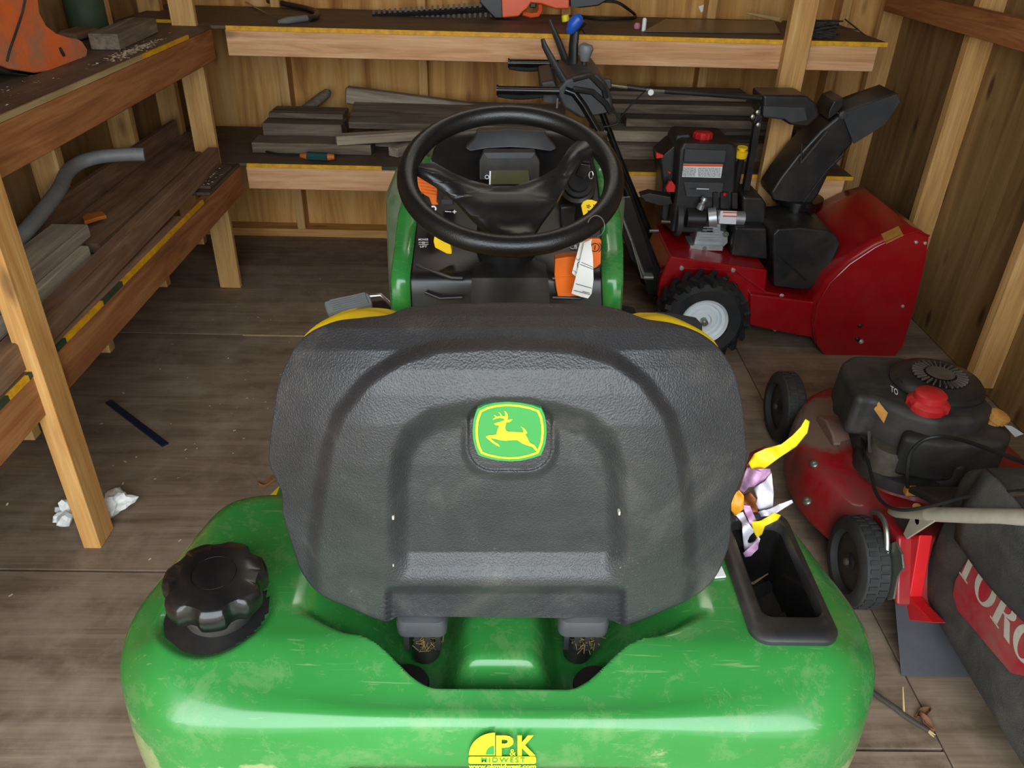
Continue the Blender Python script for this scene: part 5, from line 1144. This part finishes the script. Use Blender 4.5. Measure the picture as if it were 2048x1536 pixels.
bd = hp_([(1000, -40), (1138, -40), (1139, 18), (1110, 18), (1082, 8), (1062, 6), (1056, 16), (1044, 26), (1038, 33), (1004, 36)], 3.40, .08, 'motor_body', 'trimmer_orange')
sub('trigger_guard', MB().tube([ony(x, y, 3.44) for x, y in ((1046, 26), (1062, 31), (1076, 29), (1081, 20), (1080, 8))], .010, 8), 'trimmer_orange', bd)
sub('trigger', MB().box(ony(1066, 10, 3.44), (.025, .02, .02)), 'black_plastic', bd, bevel=.004)
hp_([(1138, -40), (1200, -40), (1213, 2), (1196, 12), (1160, 16), (1140, 14)], 3.41, .06, 'rear_handle', 'black_plastic')
part('power_cord', MB().tube(crv([ony(1206, 2, 3.44), ony(1232, 4, 3.44), ony(1252, 15, 3.46), onz(1270, 30, ZU+.007), onz(1262, 36, ZU+.007), onz(1200, 38, ZU+.007), onz(1150, 30, ZU+.007)]), .006, 8), 'cord_black', ht)
tag(obj('pink_cap', MB().lathe([(.012, 0), (.014, .01), (.008, .02), (0, .021)], onz(1274, 57, ZU), (0, 0, 1), 14), 'pink'), 'tiny pink cap on the upper back shelf', 'cap')
tag(obj('white_tube', MB().lathe([(.008, 0), (.008, .04), (.005, .045), (0, .046)], onz(1287, 62, ZU), (0, 0, 1), 14), 'white_label'), 'tiny white tube standing beside the pink cap', 'tube')
tag(obj('metal_sheet', MB().prism([onz(x, y, ZU+.001) for x, y in ((1288, 64), (1560, 68), (1548, 44), (1330, 40))], (0, 0, .004)), 'sheet_metal', bevel=.001), 'flat grey metal sheet on the right of the upper back shelf', 'metal sheet')
tag(obj('pale_stick', MB().tube([ony(1492, 26, 3.60), ony(1562, 40, 3.45)], [.004, .010], 8), 'straw'), 'pale pointed stick leaning behind the right post', 'stick')
random.seed(21); wr_ = MB(); c_ = onz(1642, 58, ZU+.03); pts = []
for k in range(70): pts.append(c_+np.array([.075*math.cos(k*.9)*(.5+.5*random.random()), .05*math.sin(k*.9)*(.5+.5*random.random()), .025*math.sin(k*.37)+.006*random.random()]))
for e in ((.14, 0, .0), (.10, .05, .03), (.16, -.02, -.015)): pts.append(c_+np.array(e))
wr_.tube(pts, .0028, 6)
tag(obj('wire_tangle', wr_, 'dusty_black'), 'tangle of dark wire right of the post on the upper back shelf', 'wire')
tag(obj('wall_sticker', flat_shape([(1397, 13), (1408, 9), (1413, 19), (1402, 25)], lambda x, y: ony(x, y, WB-.002), (0, .0015, 0)), 'white_label', smooth=False), 'tiny white sticker on the back wall plywood above the upper shelf', 'sticker')

# ------------------------------------------------------------------ small things on the floor and on the ride-on mower
p0, p1 = onz(217, 803, .003), onz(331, 890, .003)
tag(board('metal_strip', p0, p1, .022, .005, 'navy', bevel=.001), 'narrow dark blue strip lying on the floor beside the left shelves', 'strip')
def crumple(name, c, r, mat, seed, label, cat):
    random.seed(seed); bm = bmesh.new(); bmesh.ops.create_icosphere(bm, subdivisions=3, radius=1)
    ph = [np.array([random.uniform(-3, 3) for _ in range(3)]) for _ in range(7)]
    for v in bm.verts:
        d = np.array(v.co); f = .55+sum(.13*math.sin(float(p@d)*2+k) for k, p in enumerate(ph)); v.co = Vector(d*abs(f)*np.array(r))
    z0 = min(v.co.z for v in bm.verts)
    for v in bm.verts: v.co.z -= z0
    me = bpy.data.meshes.new(name); bm.to_mesh(me); bm.free(); o = bpy.data.objects.new(name, me); COL.objects.link(o); me.materials.append(MATS[mat]); o.location = c
    return tag(o, label, cat)
crumple('paper_scrap', onz(240, 1022, .001), (.05, .055, .04), 'paper_white', 3, 'crumpled white paper scrap on the aisle side of the near post foot', 'paper')
crumple('paper_scrap', onz(138, 1040, .001), (.035, .05, .035), 'paper_white', 9, 'small white paper scrap left of the near post foot', 'paper')
st_ = thing('stick', 'broken dark twig with a pale split end on the floor by the green fender', 'stick', loc=onz(1800, 1430, 0))
part('stem', MB().tube([onz(x, y, .008) for x, y in ((1735, 1376), (1762, 1397), (1790, 1416), (1810, 1432), (1838, 1450), (1858, 1462))], [.005, .006, .006, .006, .005, .005], 8), 'twig_dark', st_)
part('side_twig', MB().tube([onz(1808, 1424, .010), onz(1807, 1400, .02), onz(1806, 1374, .03)], [.0022, .0018, .001], 6), 'straw', st_)
for k in range(4): part('splinter', MB().tube([onz(1855, 1460, .008), onz(1862+k*3, 1470+2*(k % 3), .009)], [.003, .001], 5), 'straw', st_, label='pale splinter')
for k, (x, y, a, lb) in enumerate(((1846, 1428, .4, 'small curled brown leaf above the broken twig'), (1852, 1446, 2.0, 'small curled brown leaf nearest the broken twig tip'))):
    c_ = onz(x, y, .006); gl = [[c_+np.array([math.cos(a)*u-math.sin(a)*v*(1-abs(u)/.024), math.sin(a)*u+math.cos(a)*v*(1-abs(u)/.024), .008*(v/.01)**2+.004*math.sin(u*120)]) for v in np.linspace(-.01, .01, 5)] for u in np.linspace(-.02, .02, 7)]
    tag(obj('dry_leaf', MB().grid(gl), 'leaf_brown', solid=.0008, fix=False), lb, 'leaf', 'dry leaves by the twig')
c_ = np.array(onz(541, 968, .22)); gl = [[c_+np.array([u, v*(1-abs(u)/.034), .010*(v/.012)**2+.01*math.sin(u*90)]) for v in np.linspace(-.014, .014, 5)] for u in np.linspace(-.03, .03, 9)]
tag(obj('dry_leaf', MB().grid(gl), 'leaf_brown', solid=.0008, fix=False), 'dry brown leaf on the yellow deck left of the black seat', 'leaf')
# crumpled snack wrapper in the storage tray
wrp = thing('snack_wrapper', 'crumpled yellow and white snack wrapper sticking up from the tray by the seat', 'wrapper', loc=(.40, .90, .50))
def sheet(nm, poly, Y, bend, mat, seed, amp=.006, lean=0.0):
    bm = bmesh.new(); vs = [bm.verts.new((x, y, 0)) for x, y in poly]
    for t in tri_fill(poly):
        try: bm.faces.new([vs[k] for k in t])
        except ValueError: pass
    for it in range(3): bmesh.ops.subdivide_edges(bm, edges=bm.edges[:], cuts=1, use_grid_fill=True)
    bm.verts.index_update(); V = np.array([v.co[:2] for v in bm.verts]); Fc = [tuple(v.index for v in f.verts) for f in bm.faces]; bm.free()
    r_ = np.random.default_rng(seed); c = V.mean(0); ph = r_.uniform(-1, 1, (5, 2))*.16; of = r_.uniform(0, 6, 5)
    dY = sum(np.sin(V@p+o_) for p, o_ in zip(ph, of))*amp/2+bend*((V-c)**2).sum(1)/900+lean*(V[:, 1]-c[1])/100
    mb = MB(); mb.add([ony(x, y, Y+d) for (x, y), d in zip(V, dY)], Fc); return part(nm, mb, mat, wrp, solid=.0012, fix=False, ang=80)
sheet('wrapper_flap', [(1497, 926), (1508, 908), (1530, 897), (1562, 889), (1584, 872), (1602, 853), (1611, 838), (1619, 843), (1614, 866), (1592, 893), (1560, 914), (1530, 936), (1513, 938), (1502, 937)], .93, .002, 'wrap_yellow', 1, .004)
sheet('wrapper_fold', [(1490, 940), (1500, 905), (1530, 892), (1538, 900), (1520, 930)], .965, .0, 'wrap_red', 2)
sheet('wrapper_fold', [(1494, 934), (1515, 938), (1540, 937), (1543, 952), (1522, 972), (1498, 974), (1488, 985), (1478, 980)], .935, .01, 'wrap_pink', 3)
sheet('wrapper_fold', [(1507, 976), (1530, 962), (1543, 945), (1547, 985), (1546, 1012), (1522, 1024), (1510, 1012), (1515, 996)], .928, .012, 'wrap_white', 4, .008)
sheet('wrapper_fold', [(1512, 1024), (1540, 1018), (1560, 1008), (1584, 1000), (1586, 1005), (1562, 1020), (1548, 1030), (1520, 1034)], .922, .006, 'wrap_white', 5, .008)
sheet('wrapper_fold', [(1463, 990), (1478, 980), (1488, 992), (1487, 1018), (1470, 1032), (1462, 1020)], .918, .01, 'wrap_orange', 6)
sheet('wrapper_fold', [(1484, 990), (1500, 984), (1514, 1000), (1516, 1030), (1500, 1045), (1486, 1028)], .932, .02, 'wrap_brown', 7, .010)
sheet('wrapper_fold', [(1500, 1044), (1520, 1042), (1548, 1026), (1562, 1030), (1555, 1040), (1530, 1052), (1524, 1068), (1514, 1076), (1506, 1060)], .912, .01, 'wrap_yellow', 8)
sheet('wrapper_fold', [(1468, 1026), (1486, 1024), (1500, 1050), (1520, 1078), (1516, 1092), (1490, 1108), (1486, 1080), (1484, 1046)], .908, .01, 'wrap_white', 9, .008)
sheet('wrapper_fold', [(1486, 1106), (1508, 1086), (1517, 1080), (1516, 1098), (1502, 1112), (1490, 1114)], .90, .01, 'wrap_pink', 10)
sheet('wrapper_fold', [(1484, 1010), (1500, 1012), (1516, 1050), (1512, 1062), (1498, 1044)], .915, .01, 'wrap_pink', 12)
tag(obj('dry_twig', MB().tube([(.374, .868, .56), (.385, .862, .535), (.405, .872, .525), (.432, .888, .53)], [.002, .0025, .0022, .001], 6).tube([(.380, .864, .545), (.376, .850, .53), (.392, .845, .52)], [.002, .0018, .001], 6), 'twig'), 'short dry twig lying in the black storage tray', 'twig')
# key tag hanging from the ignition, over the steering wheel rim
kt = thing('key_tag', 'yellow round key fob with a folded white paper tag hanging at the steering wheel', 'key tag', loc=onx(1180, 450, .14))
fb = [(1162, 412), (1166, 404), (1174, 400), (1184, 400), (1195, 404), (1201, 412), (1202, 420), (1196, 428), (1186, 436), (1174, 440), (1166, 430)]
fob = part('fob', flat_shape(fb, lambda x, y: ony(x, y, 1.30), (0, .003, 0)), 'jd_yellow', kt, bevel=.001, seg=1)
sm = MB()
for cx_, cy_ in ((1177, 413), (1190, 412)):
    for k in range(5): sm.add([ony(cx_+4.5*math.cos(t), cy_+4.2*math.sin(t), 1.2992) for t in (k*1.257-.3, k*1.257+.3)]+[ony(cx_, cy_, 1.2992)], [(0, 1, 2)])
sm.add([ony(x, y, 1.2992) for x, y in ((1175, 421), (1180, 421), (1179, 424), (1176, 424))], [(0, 1, 2, 3)])
sub('fob_print', sm, 'black_ink', fob, smooth=False, fix=False)
ch = MB()
for t in np.linspace(-1.2, 2.9, 38): ch.lathe([(.0003, -.0009), (.0009, -.0004), (.0009, .0004), (.0003, .0009)], ony(1186+17*math.sin(t)+6, 452-21*math.cos(t), 1.085), (0, 0, 1), 6)
part('ball_chain', ch, 'steel', kt, label='white bead chain')
def tagpoly(nm, poly, Y, lines):
    tp = part(nm, flat_shape(poly, lambda x, y: ony(x, y, Y+(y-540)*.00005), (0, .0008, 0)), 'paper_white', kt, smooth=False)
    mb = MB()
    for (xa, ya), (xb, yb) in lines: mb.add([ony(xa, ya, Y-.0012), ony(xb, yb, Y-.0012), ony(xb, yb+1.1, Y-.0012), ony(xa, ya+1.1, Y-.0012)], [(0, 1, 2, 3)])
    return tp, mb
t1, m1 = tagpoly('paper_tag', [(1160, 486), (1184, 478), (1180, 500), (1166, 540), (1152, 554), (1144, 546), (1148, 530)], 1.182, [((1147, 540), (1156, 548))])
m1.tube([ony(1156+4*math.cos(t), 513+7*math.sin(t), 1.1812) for t in np.linspace(.3, 4.2, 9)], .0006, 4); m1.tube([ony(1158+3*math.cos(t), 530+6*math.sin(t), 1.1812) for t in np.linspace(1, 5, 9)], .0006, 4)
sub('pen_marks', m1, 'black_ink', t1, smooth=False, fix=False)
t2, m2 = tagpoly('paper_tag', [(1168, 486), (1181, 480), (1186, 515), (1187, 560), (1183, 588), (1176, 597), (1160, 593), (1143, 587), (1150, 560), (1160, 522)], 1.176, [((1163, 524), (1186, 534)), ((1160, 528), (1186, 538)), ((1152, 567), (1184, 576)), ((1148, 580), (1181, 589)), ((1165, 582), (1180, 586))])
text_rect(m2, 'AM', lambda x, y: ony(x, y, 1.1748), 1170, 500, 1183, 516, .0)
sub('pen_marks', m2, 'black_ink', t2, smooth=False, fix=False)
